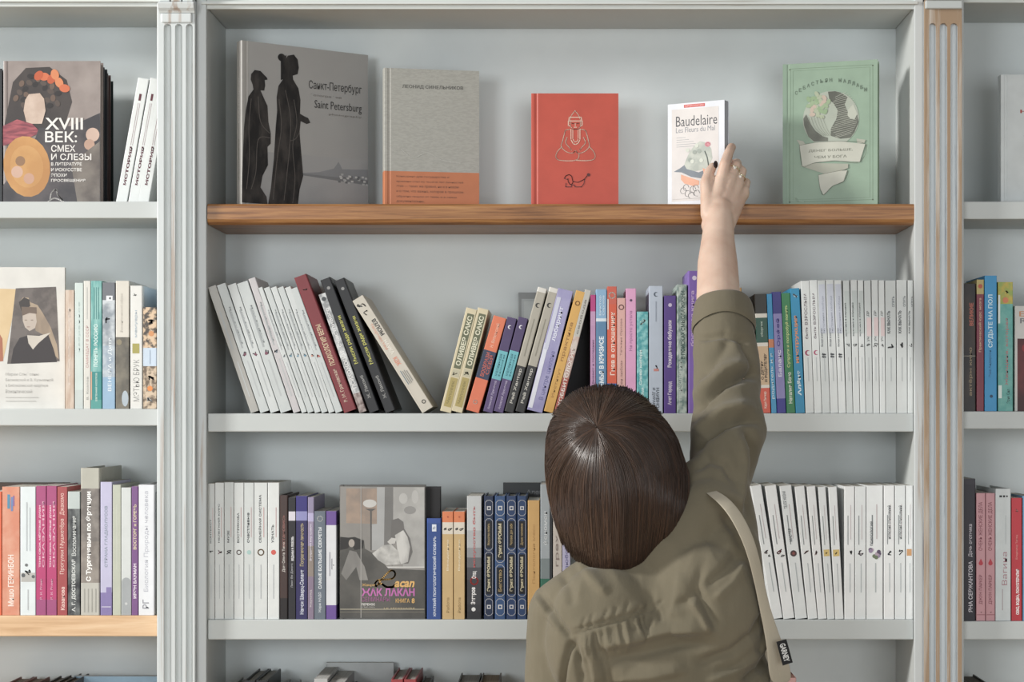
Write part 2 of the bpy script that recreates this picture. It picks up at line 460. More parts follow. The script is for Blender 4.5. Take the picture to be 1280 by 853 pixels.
# ---- middle bookcase, second shelf, leaning to the left
WH = 'white paperbacks leaning left'  # whites of this run greyed in their colour for the weaker light there
lean = [  # foot px, top px, top y, width px, colour, emblem, label
 (313.5, 259.6, 360, 11.6, '#a9a8a3', None, 'greyish leaning book touching the left side panel, first of the leaning white run'),
 (325.6, 270.8, 357.5, 12.4, '#bfc5c5', '#7c4a5c', 'white leaning paperback with a small plum emblem, second book from the left side panel'),
 (338.4, 284.2, 357.5, 12.2, '#c7cccc', '#7c4a5c', 'white leaning paperback with a small plum emblem, third book from the left side panel'),
 (351.0, 296.0, 355.5, 15.4, '#bfc5c5', '#7c4a5c', 'white leaning paperback with a small plum emblem, fourth and widest of the white run'),
 (367.0, 310.5, 349.5, 9.6, '#bfbcbe', '#55606a', 'taller pinkish white leaning book standing out above the white run'),
 (377.4, 321.6, 361, 7.2, '#c7cccc', '#55606a', 'thin white leaning paperback just right of the taller pinkish white one'),
 (385.0, 329.8, 361, 8.3, '#bfc5c5', '#6f9bb5', 'white leaning paperback with a small blue emblem, first of the blue marked ones'),
 (393.8, 338.4, 360.5, 8.2, '#c7cccc', '#6f9bb5', 'white leaning paperback with a small blue emblem, middle of the blue marked ones'),
 (402.4, 347.0, 360.5, 8.4, '#bfc5c5', '#6f9bb5', 'white leaning paperback with a small blue emblem, last of the blue marked ones'),
 (411.2, 356.0, 360.5, 8.2, '#c7cccc', '#cf9484', 'white leaning paperback with a small salmon emblem, third left of the dark red book'),
 (419.8, 363.2, 362, 9.8, '#bfc5c5', '#c06a64', 'white leaning paperback with a small red emblem, pressed against the dark red book'),
]
for i, (xb, xt, top, w, c, e, lab) in enumerate(lean):
    it = [('l', .50, .80, .45, .16, '#a3a8aa'), ('l', .12, .40, .5, .12, '#b4b9ba')]
    if e: it += [('s', .455, .5, .3, e), ('d', .45, .5, .14, e), (T, 'история психологии', .53, .82, .6, .22, '#8c9294')]
    spine_book('B', xb, w, top, lab, c, it, xt=xt, group=WH, d=.128)
spine_book('B', 430.3, 17.6, 348, 'tall dark red hardback leaning left with pale lettering', '#7c3036',
           [(T, 'ПСИХОЛОГИЯ ВЕРЫ', .34, .64, .48, .42, '#d8c3a0'), (T, 'Р. М. Грановская', .07, .31, .48, .36, '#c9b4a0'), ('s', .9, .5, .2, '#c0a0a0')], xt=367.6, hard=True, d=.135)
spine_book('B', 449.4, 10, 369, 'thin grey and white leaning book between the dark red and the black ones', [(.16, ('#6b5a58', '#a89c98', 120)), (1.0, ('#8d9092', '#c9cccd', 90))],
           [(T, 'ПСИХОЖОПОТ', .20, .52, .5, .55, '#e4e4e2'), (T, 'счастливого', .55, .88, .5, .4, '#dadada'), ('d', .955, .5, .3, '#44484c')], xt=398.2)
for xb, xt, top, lab in ((462, 400.3, 351, 'black leaning hardback with yellow lettering, the left of the two alike'), (482.0, 418, 352, 'black leaning hardback with yellow lettering, the right of the two alike')):
    spine_book('B', xb, 14.2, top, lab, '#27282b',
           [(T, 'Мысли ради жизни', .36, .72, .52, .46, '#c3c257'), (T, 'Ж. Лакомб', .1, .27, .5, .32, '#9a9a98'), ('d', .93, .5, .16, '#8d8d8d')], xt=xt, hard=True, group='black books with yellow lettering', d=.13)
spine_book('B', 528, 18.5, 377, 'thick beige book leaning hardest to the left, beside the empty gap', [(1.0, '#c5bfb2')],
           [(T, 'ВЗЛОМ', .66, .80, .66, .36, '#2f2e2e', 'down', .03), (T, 'творчества', .55, .78, .28, .26, '#cf9a80', 'down'), (T, 'НАУКА', .50, .62, .55, .3, '#e6e2d8', 'down'),
            (T, 'как', .40, .47, .5, .4, '#d98a70', 'down'), ('l', .24, .36, .3, .07, '#6f7f88'), ('l', .24, .35, .45, .07, '#8a8a86'), ('l', .24, .35, .6, .07, '#8a8a86'), ('l', .25, .34, .75, .07, '#8a8a86'),
            ('s', .94, .3, .22, '#4c5660'), ('s', .93, .7, .22, '#4c5660'), ('s', .87, .45, .2, '#4c4c50'), ('o', .07, .6, .14, '#38383a')], xt=440.4, d=.14)
# ---- same shelf, leaning to the right
for xb, xt, lab in ((563.6, 596.4, 'cream book leaning right with an olive title panel, left of two alike'), (577.6, 611, 'cream book leaning right with an olive title panel, right of two alike')):
    spine_book('B', xb, 14.6, 388, lab, '#cfc3a2',
           [('r', .42, .95, .22, .86, '#64684f'), (T, 'ОЛИВЕР САКС', .45, .93, .54, .44, '#d9d6bd', 'up', .03), ('r', .34, .41, .2, .86, '#b9b398'), ('s', .375, .5, .26, '#77755c'),
            ('r', .05, .33, .2, .86, '#a9985a'), (T, 'Человек', .08, .30, .5, .3, '#7f7444')], xt=xt, group='cream books with olive panels', d=.125)
spine_book('B', 598.4, 17.4, 399, 'short orange book with a dark blue middle band, leaning right', [(.345, '#d9714f'), (.64, '#37405a'), (1.0, '#da7550')],
           [(T, 'ВООБРАЗИ', .37, .62, .42, .3, '#c25f50', 'up', .02), (T, 'СЕБЯ', .40, .60, .75, .26, '#c25f50'), (T, 'Н. Ветвянский', .68, .93, .5, .26, '#eab49b'), ('o', .1, .5, .14, '#f0d5c6')], xt=633, d=.12)
for xb, xt, lab in ((615.6, 646, 'short purple book with a turquoise band, left of two alike'), (628.8, 660, 'short purple book with a turquoise band, right of two alike')):
    spine_book('B', xb, 12.6, 399, lab, [(.345, '#5a4a76'), (.645, '#67b3bd'), (1.0, '#4f4169')],
           [(T, 'маленькая', .38, .61, .35, .24, '#3f7f8c'), (T, 'философия', .38, .61, .68, .24, '#3f7f8c'), (T, 'Алексей Лукьянов', .03, .33, .5, .32, '#b9aecb'), ('c', .9, .5, .2, '#e4e2ea')], xt=xt, group='purple books with turquoise band', d=.12)
for xb, xt, lab in ((642, 684, 'beige hardback with a black foot and white top, left of two alike'), (655.6, 698.4, 'beige hardback with a black foot and white top, right of two alike')):
    spine_book('B', xb, 12.6, 362, lab, [(.37, '#353536'), (.965, '#aaa598'), (1.0, '#d4d2cb')],
           [(T, 'Рей Хантер', .07, .35, .5, .4, '#c9c7bf', 'up', .02), ('c', .86, .5, .26, '#33322f'), ('l', .45, .75, .5, .1, '#8d887b')], xt=xt, hard=True, group='beige and black hardbacks', d=.13)
spine_book('B', 677.8, 20.6, 365, 'lavender book in shiny film leaning right beside the yellow one', [(1.0, ('#8f8bb8', '#a3a0c6', 20))],
           [(T, 'В центре циклона', .10, .50, .72, .34, '#7472a4'), ('r', .02, .55, .03, .30, '#d9dce8'), ('r', .5, .93, .08, .34, '#c7cadc'), (T, 'лабиринт', .58, .86, .55, .36, '#dcdff0', 'up', .02)], xt=716.6, d=.13)
spine_book('B', 691.2, 12.4, 366, 'golden yellow book leaning right with brown lettering', '#d2a350',
           [(T, 'практика', .42, .74, .5, .36, '#9a6f38'), (T, 'Институт', .12, .36, .5, .34, '#a87c40'), ('o', .9, .5, .22, '#a06d3c')], xt=731.6, d=.13)
spine_book('B', 700.5, 8.4, 364, 'thin book leaning right, grey above and rusty red below', [(.28, '#a8584c'), (.62, ('#b08a80', '#c9bdb5', 80)), (1.0, '#b9b7b0')],
           [(T, 'ХОББИТОЛОГИЯ', .05, .52, .5, .55, '#e4dcd4', 'up', .02), (T, 'свобода', .64, .92, .5, .4, '#7a7670')], xt=739.2, d=.125)
# ---- same shelf, upright
face_book('B', 702, .1405, 739, .1405, 378, .014, 'black book added at the back to darken the gap just above the head', [(1.0, '#1b1a20')], False)  # added so the gap between leaning and upright books stays dark
spine_book('B', 738.2, 6.6, 369, 'thin mauve book with a magenta top, first upright one', [(.74, '#b58ab0'), (.86, '#b990b4'), (1.0, '#b23a7c')],
           [(T, 'Бывают и последние', .25, .62, .5, .45, '#6d4a72')], d=.125)
spine_book('B', 745, 14, 362, 'blue book with a light blue top and white line', [(.74, '#5580a4'), (.765, '#d0dbe2'), (1.0, '#83aaca')],
           [(T, 'СЕМЬЯ В КРИЗИСЕ', .18, .62, .5, .44, '#dfe8ee', 'up', .035), (T, 'Виктор', .79, .95, .4, .24, '#c9dbe8'), (T, 'Сергеев', .79, .95, .7, .24, '#c9dbe8')], hard=True, d=.13)
spine_book('B', 759.2, 12, 358.5, 'bright orange book with white lettering and blue foot', [(.235, '#2d5a9c'), (.86, '#cf5433'), (1.0, '#c65a46')],
           [(T, 'Гнев в отношениях', .30, .80, .55, .5, '#ecd3c4', 'up', .02), ('o', .93, .5, .3, '#f0ddd2'), ('r', .66, .9, .02, .12, '#e8e2dd')], d=.13)
spine_book('B', 771.4, 10.6, 373, 'salmon pink narrow book beside the orange one', '#d3a49c',
           [(T, 'Татьяна Орлова', .5, .82, .5, .3, '#9a6f6c'), (T, 'Лови любовь', .2, .46, .5, .3, '#9a6f6c'), ('o', .92, .5, .28, '#8a5a5a')], d=.12)
spine_book('B', 782.4, 13, 361, 'light pink book with a dark pink title', '#d59ac0',
           [(T, 'Не просто устала', .5, .82, .5, .36, '#a06a94'), ('d', .905, .5, .13, '#5a3a5a')], d=.13)
spine_book('B', 796, 14.6, 390, 'short turquoise sparkling book right of the pink one', [(1.0, ('#3f9aa0', '#84c4c4', 130, (1, 1, 1), .4, .62))],
           [(T, 'Слово матери', .28, .62, .35, .3, '#d5ebe8', 'up', .02), (T, 'Чёрная вода', .05, .25, .5, .3, '#cfe6e4'), ('s', .9, .5, .28, '#d8eeec')], d=.12)
spine_book('B', 811.4, 17.6, 358, 'wide pale blue-grey book with the title near its foot', '#b1bccb',
           [(T, 'НАИВНО', .04, .20, .62, .24, '#3d4450', 'down', .02), (T, 'И ДУРАК', .06, .20, .33, .24, '#3d4450', 'down', .02), ('s', .36, .5, .16, '#4c3030'), ('r', .33, .35, .34, .7, '#c47f78'),
            ('c', .935, .5, .17, '#505a68'), ('l', .72, .88, .5, .06, '#8a95a6')], d=.13)
spine_book('B', 830.2, 15.2, 370, 'deep purple book with bold white lettering', '#58408a',
           [(T, 'Рожденные бабушки', .39, .79, .5, .42, '#d8d0e2', 'up', .03), (T, 'Анет Герард', .07, .27, .5, .4, '#cfc6dc', 'up', .03), ('d', .92, .5, .16, '#c4b8d6')], d=.13)
spine_book('B', 846, 13, 356, 'silvery green patterned book left of the tall violet one', [(1.0, ('#738a86', '#b9c6bf', 150, (1, 1, .6), .38, .6))],
           [(T, 'В ПОИСКАХ СМЫСЛА ЖИЗНИ', .42, .95, .6, .42, '#39524e', 'up', .02), (T, 'психология', .1, .4, .35, .3, '#c6d2cc')], d=.13)
spine_book('B', 860.2, 16, 339, 'tallest violet book beside the raised forearm', [(1.0, '#8467b8')],
           [(T, 'большая книга', .47, .86, .34, .28, '#cbb2dc', 'up', .02), (T, 'отношений', .50, .84, .72, .26, '#c2a5d6'), ('d', .95, .5, .18, '#dcd4ea')], d=.145, hard=True)
spine_book('B', 877.4, 17, 352, 'red-brown book behind the raised arm', '#8c4a48', [], d=.12)
spine_book('B', 895.2, 17, 350, 'dark slate book behind the raised sleeve', '#434a55', [], d=.12)
spine_book('B', 913, 14.4, 360, 'ochre book peeping out right of the sleeve', '#b08850', [], d=.12)
spine_book('B', 929.5, 13.4, 394, 'book with a dull red panel and beige border, just right of the sleeve', '#cbb9a0',
           [('r', .62, .93, .2, .9, '#a04c4a'), (T, 'Мадам', .66, .9, .55, .3, '#cf9a92'), ('r', .05, .35, .2, .9, '#ab443c')], d=.12)
spine_book('B', 948.6, 15.2, 368, 'book banded black, dark green, beige and vermilion', [(.21, '#d0563f'), (.235, '#d8d4ca'), (.56, '#cdb08c'), (.59, '#d8d4ca'), (.80, '#2f564a'), (.835, '#d8d4ca'), (1.0, '#343330')],
           [(T, 'Карл Пинкер', .04, .18, .6, .28, '#eed8ca'), (T, 'О ДЕТЯХ', .28, .44, .42, .26, '#4a3a2c', 'up', .03), (T, 'И РОДИТЕЛЯХ', .26, .5, .72, .26, '#4a3a2c', 'up', .03), (T, 'сборник', .64, .77, .5, .26, '#b6c8bc')], xt=943.4, d=.145)
spine_book('B', 964.4, 6.8, 368, 'thin sky-blue book between the banded and the violet-blue ones', [(.55, '#3c92bf'), (.62, '#c47a52'), (1.0, '#2f8cbc')],
           [(T, 'родитель и я', .12, .5, .5, .5, '#c9e0ea')], xt=958.4, d=.13)
spine_book('B', 971.6, 11.4, 365.5, 'lavender book with dark blue ends', [(.12, '#39368c'), (.82, '#8680b6'), (1.0, '#38367c')],
           [(T, 'Орфей', .55, .78, .5, .42, '#3a3686', 'up', .02), (T, 'Баланс', .30, .52, .5, .42, '#d8d8ec', 'up', .02)], xt=965.2, d=.13)
spine_book('B', 983.4, 11.2, 367, 'green book with cream lettering left of the bright blue one', '#2f7a4c',
           [(T, 'Супруги и попробуй понять', .38, .90, .5, .44, '#c3d38a', 'up', .02), (T, 'Наталия Боно', .08, .34, .5, .42, '#dbe2d4', 'up', .02)], xt=976.6, d=.13)
spine_book('B', 994.8, 11.8, 361, 'bright cyan-blue book with an orange title', '#1f88b2',
           [(T, 'инструкция', .40, .78, .5, .4, '#d28a5e', 'up', .04), (T, 'Алёна', .14, .34, .5, .42, '#d6e6ec', 'up', .04), ('s', .94, .5, .28, '#cfe4ee')], xt=987.6, d=.13)
# ---- same shelf, the white run on the right
wr = [(1007, 11, 1001, 'c', '#a2385e', 'white book with a plum crescent emblem, left of the two crescents'),
      (1018.2, 9.6, 1012, 'c', '#b0486c', 'white book with a plum crescent emblem, right of the two crescents'),
      (1028, 10.2, 1021.6, 'q', '#33363a', 'white book with two dark comma marks, first of three alike'),
      (1038.4, 10, 1032.2, 'q', '#33363a', 'white book with two dark comma marks, middle of three alike'),
      (1048.6, 9.4, 1042.6, 'q', '#33363a', 'white book with two dark comma marks, last of three alike'),
      (1058.4, 8.2, 1053.6, 's', '#8d9193', 'slim white book with a grey bird mark, first of three alike'),
      (1066.8, 8.4, 1063, 's', '#8d9193', 'slim white book with a grey bird mark, middle of three alike'),
      (1075.4, 7.2, 1072, 's', '#8d9193', 'slim white book with a grey bird mark, last of three alike'),
      (1082.8, 8.6, 1080, 's', '#2c2c2e', 'white book with a black twig mark and pink strip, first of three alike'),
      (1091.6, 8.2, 1089.4, 's', '#2c2c2e', 'white book with a black twig mark and pink strip, middle of three alike'),
      (1100, 7.4, 1098.2, 's', '#2c2c2e', 'white book with a black twig mark and pink strip, last of three alike'),
      (1107.6, 13.6, 1106.4, 's', '#a3a7aa', 'wide white book with a grey mark and bold black heading, first of three alike'),
      (1121.4, 13.2, 1120.6, 's', '#a3a7aa', 'wide white book with a grey mark and bold black heading, middle of three alike'),
      (1134.6, 7.0, 1134.4, 's', '#4a4c50', 'narrow white book with a black heading, last against the right side panel')]
for i, (xb, w, xt, k, c, lab) in enumerate(wr):
    fe = {'c': .455, 'q': .43, 's': .51}[k]
    it = [('d' if k == 'd' else k, fe, .5, .32 if k in 'cs' else .24, c), ('l', .24, .42, .5, .08, '#b0b5b6')]
    if i < 2: it += [(T, 'быть ВЗРОСЛЫМ', .56, .90, .45, .34, '#6a5a62')]
    elif i < 5: it += [('r', .60, .97, .12, .9, '#bfc4d0'), (T, 'беседа и монтаж', .50, .64, .3, .28, '#5c6066', 'up', .02), (T, 'внутренняя свобода', .60, .88, .6, .3, '#9196a6')]
    elif i < 8: it += [('r', .60, .92, .2, .95, '#bcc4c2'), (T, 'мужчина и женщина', .58, .83, .3, .3, '#3f4648', 'up', .02)]
    elif i < 11: it += [('r', .58, .72, .3, .95, '#d9c4c4'), (T, 'ДР', .73, .77, .5, .4, '#4c4c4e'), (T, 'УЧ', .54, .575, .5, .4, '#4c4c4e')]
    else: it += [(T, 'КАК ВЫЖАТЬ', .60, .77, .3, .3, '#2f3236', 'up', .03), (T, 'ОПЯТЬ', .80, .88, .75, .24, '#6c7278', 'up', .02)]
    spine_book('B', xb, w, 350.5 + (i == 0) * 1.2 + (i % 3) * .3, lab, (W1, W3, W2)[i % 3], it, xt=(xt if xb - xt > .3 else None), group='white spines at the right of the second shelf', d=.13)

# ---- middle bookcase, third shelf
cw = [(259.6, 9, 605, '#c3c6c4', ('s', '#26262a'), 'КОНТЕКСТ', 'greyish white book with a black feather mark, first at the left side panel'),
      (268.8, 11.4, 604, W1, ('s', '#b87a8c'), 'НЕЛЕГКИЙ КУРС', 'white book with a pink mark, second on the third shelf'),
      (280.4, 12, 603.5, W2, ('s', '#20252a'), 'МУЗЕ', 'white book with a black insect mark, third on the third shelf'),
      (292.6, 12.4, 604, W1, ('o', '#6a5550'), 'ВОСТРЯКОВА', 'white book with a brown ring emblem, fourth on the third shelf'),
      (305.2, 12.6, 604, W2, ('d', '#9fc0bc'), 'счастливые', 'white book with a pale green round emblem, fifth on the third shelf'),
      (318, 16.6, 604, W1, ('o', '#8a7458'), 'СЕМЕЙНАЯ СИСТЕМА', 'white book with a tan ring emblem, widest of the white run on the third shelf'),
      (334.8, 14.6, 604, W3, ('d', '#cf5a50'), 'УЗНАТЬ', 'white book with a red dot, beside the dark brown book')]
for xb, w, top, c, (k, ec), s, lab in cw:
    spine_book('C', xb, w, top, lab, c, [(k, .49, .5, .22 if k != 's' else .3, ec), (T, s, .56, .56 + .022 * len(s), .42, .22, '#3c4044', 'up', .02), ('l', .6, .82, .72, .06, '#c3a0a0'), ('l', .15, .40, .5, .07, '#b3b8ba')], group='white spines at the left of the third shelf', d=.13)
spine_book('C', 349.8, 10.2, 619.5, 'dark brown book with a narrow title, beside the white run', [(.17, '#241f20'), (1.0, '#43322f')], [(T, 'Дон Ольга Тино', .38, .62, .5, .4, '#c8c2bc', 'up', .02), (T, 'остановись', .58, .84, .5, .3, '#93635c')], d=.13, hard=True)
spine_book('C', 360.4, 9.4, 622.5, 'narrow black book with a white square near its top', '#28272c', [('r', .81, .885, .05, .95, '#d2ced8'), (T, 'ВЕДЬМЫ И ЛЮБОВЬ', .48, .68, .6, .4, '#e0e0e2', 'up', .03), (T, 'Лиин Во Джонс', .26, .46, .5, .32, '#a9a9ae')], d=.12)
spine_book('C', 370, 14.6, 620.5, 'navy book with a lavender band and gold title', [(.80, '#302b5c'), (.875, '#8c8cc0'), (1.0, '#38327a')],
           [(T, 'Нанси Шварц-Салант', .04, .40, .55, .42, '#cdd0e0', 'up', .02), (T, 'Пограничная личность', .43, .78, .55, .42, '#b0a27c', 'up', .02)], d=.135)
spine_book('C', 384.8, 7.8, 622, 'narrow mauve book right of the navy one', [(.35, '#86768c'), (.6, '#8c8078'), (.80, '#9689a4'), (.87, '#b3acd0'), (1.0, '#8f86a4')], [(T, 'Внутренний мир травмы', .48, .78, .5, .42, '#dcd6e4'), (T, 'Каршед', .1, .24, .5, .4, '#c9c0c6')], d=.135)
spine_book('C', 393, 14.4, 639.5, 'slate grey book with white capitals', '#66707c', [(T, 'САМЫЕ БОЛЬШИЕ СЕКРЕТЫ', .28, .85, .5, .3, '#dde2e6', 'up', .03), (T, 'Жорж НАДО', .06, .25, .5, .3, '#c9cfd6', 'up', .02), ('o', .93, .5, .22, '#dfe4e8')], d=.125)
spine_book('C', 407.8, 13, 639.5, 'white book with purple ends', [(.13, '#6b4f96'), (.87, '#d5d7dc'), (1.0, '#6b4f96')], [('l', .40, .62, .35, .08, '#8d8d98'), ('l', .46, .56, .55, .08, '#8d8d98'), ('d', .5, .72, .05, '#222222')], d=.125)
spine_book('C', 533.6, 18.4, 648.5, 'blue dictionary with white capitals, right of the large cover', [(.955, '#2c4b8c'), (1.0, '#34519a')],
           [(T, 'КРАТКИЙ ПСИХОЛОГИЧЕСКИЙ СЛОВАРЬ', .03, .82, .52, .24, '#d0d8e6', 'up', .03), ('r', .87, .94, .36, .66, '#d9dfea'), ('s', .905, .5, .1, '#2c4b8c')], d=.12, hard=True)
for xb, lab in ((553, 'tan book with an orange top, left of two alike'), (567.4, 'tan book with an orange top, right of two alike')):
    spine_book('C', xb, 13.9, 640, lab, [(.79, '#c7a975'), (.9, '#d8cfc0'), (1.0, '#d97c4c')],
        [('s', .845, .3, .22, '#33333c'), ('s', .835, .7, .22, '#55504c'), (T, 'Введение', .45, .74, .5, .22, '#e4d6b6'), (T, 'Работа', .06, .2, .5, .26, '#9a7f50'), ('d', .95, .5, .08, '#b2502f')], group='tan books with orange tops', d=.12)
spine_book('C', 583.8, 18.6, 620.5, 'grey to black book with a red round emblem', [(.06, '#2c2c30'), (.12, '#333338'), (.32, '#3b3b40'), (.42, '#4a4a50'), (.5, '#67686c'), (.58, '#8f9194'), (.72, '#aeb1b3'), (1.0, '#bfc2c3')],
           [(T, 'Загаров', .12, .26, .45, .38, '#e6e4e4', 'up', .04), ('o', .31, .5, .24, '#cc3c3c'), (T, 'Отец', .33, .39, .5, .36, '#e6e4e4', 'up', .03), (T, 'искусство быть', .42, .92, .5, .22, '#c05a5a', 'up', .02), ('d', .08, .45, .14, '#e2e2e2')], d=.13)
fr = [(605, 12.6, '#23304c', 'navy gilt-framed hardback, first of the four matching volumes'), (618.4, 14, '#34527e', 'blue gilt-framed hardback, second of the four matching volumes and the brightest'),
      (633, 13, '#2a4068', 'navy gilt-framed hardback, third of the four matching volumes'), (646.6, 12.2, '#2e456c', 'navy gilt-framed hardback, last of the four matching volumes')]
for i, (xb, w, c, lab) in enumerate(fr):
    g = '#b9bac0'
    spine_book('C', xb, w, 620.5, lab, [(1.0, c)], [('g', .03, .165, g), ('g', .185, .545, g), ('g', .56, .815, g), ('g', .84, .965, g)] if i != 1 else [('g', .03, .165, g), ('g', .185, .44, g), ('g', .46, .815, g), ('g', .84, .965, g)],
               None, True, .13, 'navy gilt-framed volumes')
fr_text = [('ФРОММ', 'Искусство любить'), ('ФРОММ', 'Бегство'), ('ФРОММ', 'Человек для себя'), ('ФРОММ', 'Душа человека')]
vol = [o for o in COL.objects if o.get('group') == 'navy gilt-framed volumes']
for i, o in enumerate(vol):
    xb, w, c, lab = fr[i]; ww = w * S(.004) * .975; hh = ZT(620.5) - SHELF['C']; p = Print()
    lo, hi = ((.185, .545), (.56, .815)) if i != 1 else ((.46, .815), (.185, .44))
    p.rect(.2 * ww, (lo[0] + .02) * hh, .8 * ww, (lo[1] - .02) * hh, '#1d1e24'); p.rect(.2 * ww, (hi[0] + .02) * hh, .8 * ww, (hi[1] - .02) * hh, '#1d1e24')
    p.text('Эрих ФРОММ', .3 * ww, (lo[0] + .04) * hh, .7 * ww, (lo[1] - .04) * hh, '#d0c6a4', 'up', .04)
    p.text(fr_text[i][1], .34 * ww, (hi[0] + .04) * hh, .64 * ww, (hi[1] - .04) * hh, '#b9a06c', 'up', .01)
    for v in (.1, .9):
        p.rect(.3 * ww, v * hh - .2 * ww, .7 * ww, v * hh + .2 * ww, '#c9c9cc'); p.rect(.4 * ww, v * hh - .1 * ww, .6 * ww, v * hh + .1 * ww, c)
    p.l += .0  # lettering sits over the gilt frame
    p.build('spine_lettering', o, lambda u, v, l: (u, -l - 3e-4, v))
spine_book('C', 659.8, 15, 626, 'plain tan-yellow book right of the navy volumes', '#cfa564', [(T, 'Психология масс', .3, .8, .5, .22, '#b98c50')], d=.125)
spine_book('C', 675.6, 15, 606, 'tall grey-green book left of the hair', [(.30, '#39705c'), (.45, '#7f8a8c'), (1.0, '#a3abb0')], [('r', 0.02, .98, .78, .99, '#33363a'), (T, 'феномен', .55, .8, .45, .4, '#d6dadc')], d=.13)
spine_book('C', 691.4, 11.4, 643, 'short pale book behind the hair, over the left shoulder', '#c6bdb4', [(T, 'грех', .5, .8, .5, .4, '#8d7f78')], d=.12)
spine_book('C', 703.2, 10, 652, 'short lavender-white book half hidden by the hair', '#b7b4d0', [(T, 'любовь', .5, .8, .5, .4, '#6f6c9c')], d=.12)

# ---- third shelf right of the person
wc = [(965.6, 938.6, 13.4, 608.5, 'white leaning book with a red squiggle, first right of the shoulder strap', 's', '#b8434e'),
      (979.4, 956.2, 14.4, 608.5, 'white leaning book with a red squiggle, second right of the shoulder strap', 's', '#b8434e'),
      (994.4, 974.4, 15.2, 608.5, 'white book leaning left with a dark brown round emblem', 'd', '#4a2c2c'),
      (1010, 993.4, 12.4, 609, 'white book leaning slightly with a pale pink tick, left of two alike', 's', '#d0a4a4'),
      (1022.8, 1008.4, 11, 609, 'white book leaning slightly with a pale pink tick, right of two alike', 's', '#d0a4a4'),
      (1034.2, 1022.6, 9.6, 609.5, 'white book leaning slightly with a yellow square emblem, left of two alike', 'y', '#ddbf6c'),
      (1044.2, 1035.4, 10.8, 609.5, 'white book leaning slightly with a yellow square emblem, right of two alike', 'y', '#ddbf6c'),
      (1055.6, None, 12.8, 608.5, 'upright white book with faint grey lettering, first of the upright white ones', 's', '#aab2b4'),
      (1068.8, None, 14, 608.5, 'upright white book with faint grey lettering, left of the flowered one', 's', '#b9aab0'),
      (1083.2, None, 21, 607.5, 'widest white book with a small flower garland on its spine', 'f', '#5c4a66'),
      (1104.8, None, 13.4, 607.5, 'white book with a blue-black animal mark, left of two alike', 's', '#3c4654'),
      (1118.8, None, 13.2, 607.5, 'white book with a blue-black animal mark, right of two alike', 's', '#3c4654'),
      (1132.6, None, 8.8, 607.5, 'white book with an orange patch, last against the right side panel', 'o2', '#d29a62')]
for i, (xb, xt, w, top, lab, k, c) in enumerate(wc):
    it = [('l', .56, .78, .35, .07, '#7f8587'), ('l', .6, .86, .62, .05, '#c3b2b4'), ('l', .2, .42, .55, .07, '#b4bbbd')]
    if k == 's': it += [('s', .50, .5, .3, c)] + ([('s', .475, .7, .2, '#26262a')] if i < 2 else [])
    elif k == 'd': it += [('d', .49, .5, .27, c), ('d', .49, .5, .12, '#8a4038'), (T, 'ТЕАТР ЖИЗНИ', .83, .96, .3, .28, '#6f7274'), (T, 'МАСТЕР', .58, .68, .4, .24, '#55585a', 'up', .02)]
    elif k == 'y': it += [('r', .475, .525, .15, .9, c), ('s', .5, .5, .2, '#3a3a3a')]
    elif k == 'f': it += [('d', .49 + .03 * math.sin(a * 1.9), .5 + .27 * math.cos(a * 2.3), .12, ('#5c4a66', '#b9a3b4', '#6d7a5c', '#9c8aa8')[a % 4]) for a in range(9)] + [(T, 'ПСИХОЛОГИЯ', .55, .73, .3, .16, '#3c4044', 'up', .02)]
    elif k == 'o2': it += [('r', .475, .525, .1, .8, c)]
    if i in (10, 11): it += [(T, 'иллюзия отношений', .6, .85, .5, .3, '#50565a')]
    spine_book('C', xb, w, top, lab, ('#e9ecec', '#eceeee', '#e4e8e8')[i % 3], it, xt=xt, group='white spines at the right of the third shelf', d=.13)

# ---- right bookcase
spine_book('RB', 1203.6, 16.8, 355, 'black and brown photo spine at the left end of the right bookcase', [(1.0, ('#1f1b1c', '#3c2f28', 40, (1, 1, .5), .45, .7))],
           [(T, 'ВЕЛИКИЕ', .67, .85, .65, .3, '#b35c48', 'up', .03), (T, 'актёры кино', .12, .5, .6, .3, '#8d7b60'), ('l', .43, .435, .5, .9, '#8d8778')], hard=True, d=.135)
spine_book('RB', 1220.8, 9.4, 350, 'narrow maroon book with a yellow-green top', [(.89, '#7a3040'), (1.0, '#b0a060')], [(T, 'Практический курс мозга', .45, .86, .5, .42, '#c9a88c', 'up', .02), ('d', .95, .5, .3, '#b05038')], d=.13)
spine_book('RB', 1230.8, 15.6, 345, 'bright blue book with white capitals in the right bookcase', '#2b8fc4',
           [(T, 'СЯДЬТЕ НА ПОЛ', .47, .86, .5, .42, '#cfe8f2', 'up', .02), (T, 'Эша Андерсон', .25, .45, .45, .26, '#1c5f88'), ('d', .11, .55, .13, '#173c5c')], d=.14)
spine_book('RB', 1247.6, 19, 353, 'teal book with a flowery yellow top, in the right bookcase', [(.83, ('#4f9a94', '#68aaa2', 60)), (1.0, ('#b8a43c', '#8aa04a', 100))],
           [(T, 'Женщина, которая', .2, .72, .6, .24, '#b06a70'), (T, 'Эрик Сил', .06, .17, .7, .24, '#2c4a48'), ('s', .93, .55, .2, '#2f3a34'), ('d', .86, .5, .2, '#cc7a4c'), ('r', .1, .2, .02, .25, '#cfdcd8'), ('r', .68, .9, .0, .14, '#d2dcd8')], d=.135)
spine_book('RC', 1204, 15.6, 599, 'tall black book with white handwritten title in the right bookcase', [(.96, '#1f1a26'), (1.0, '#2a2530')],
           [(T, 'ЯНА СЕРЖАНТОВА', .06, .42, .6, .34, '#cfcad2'), (T, 'Дочь охотника', .45, .68, .6, .36, '#bdb8c0')], d=.14)
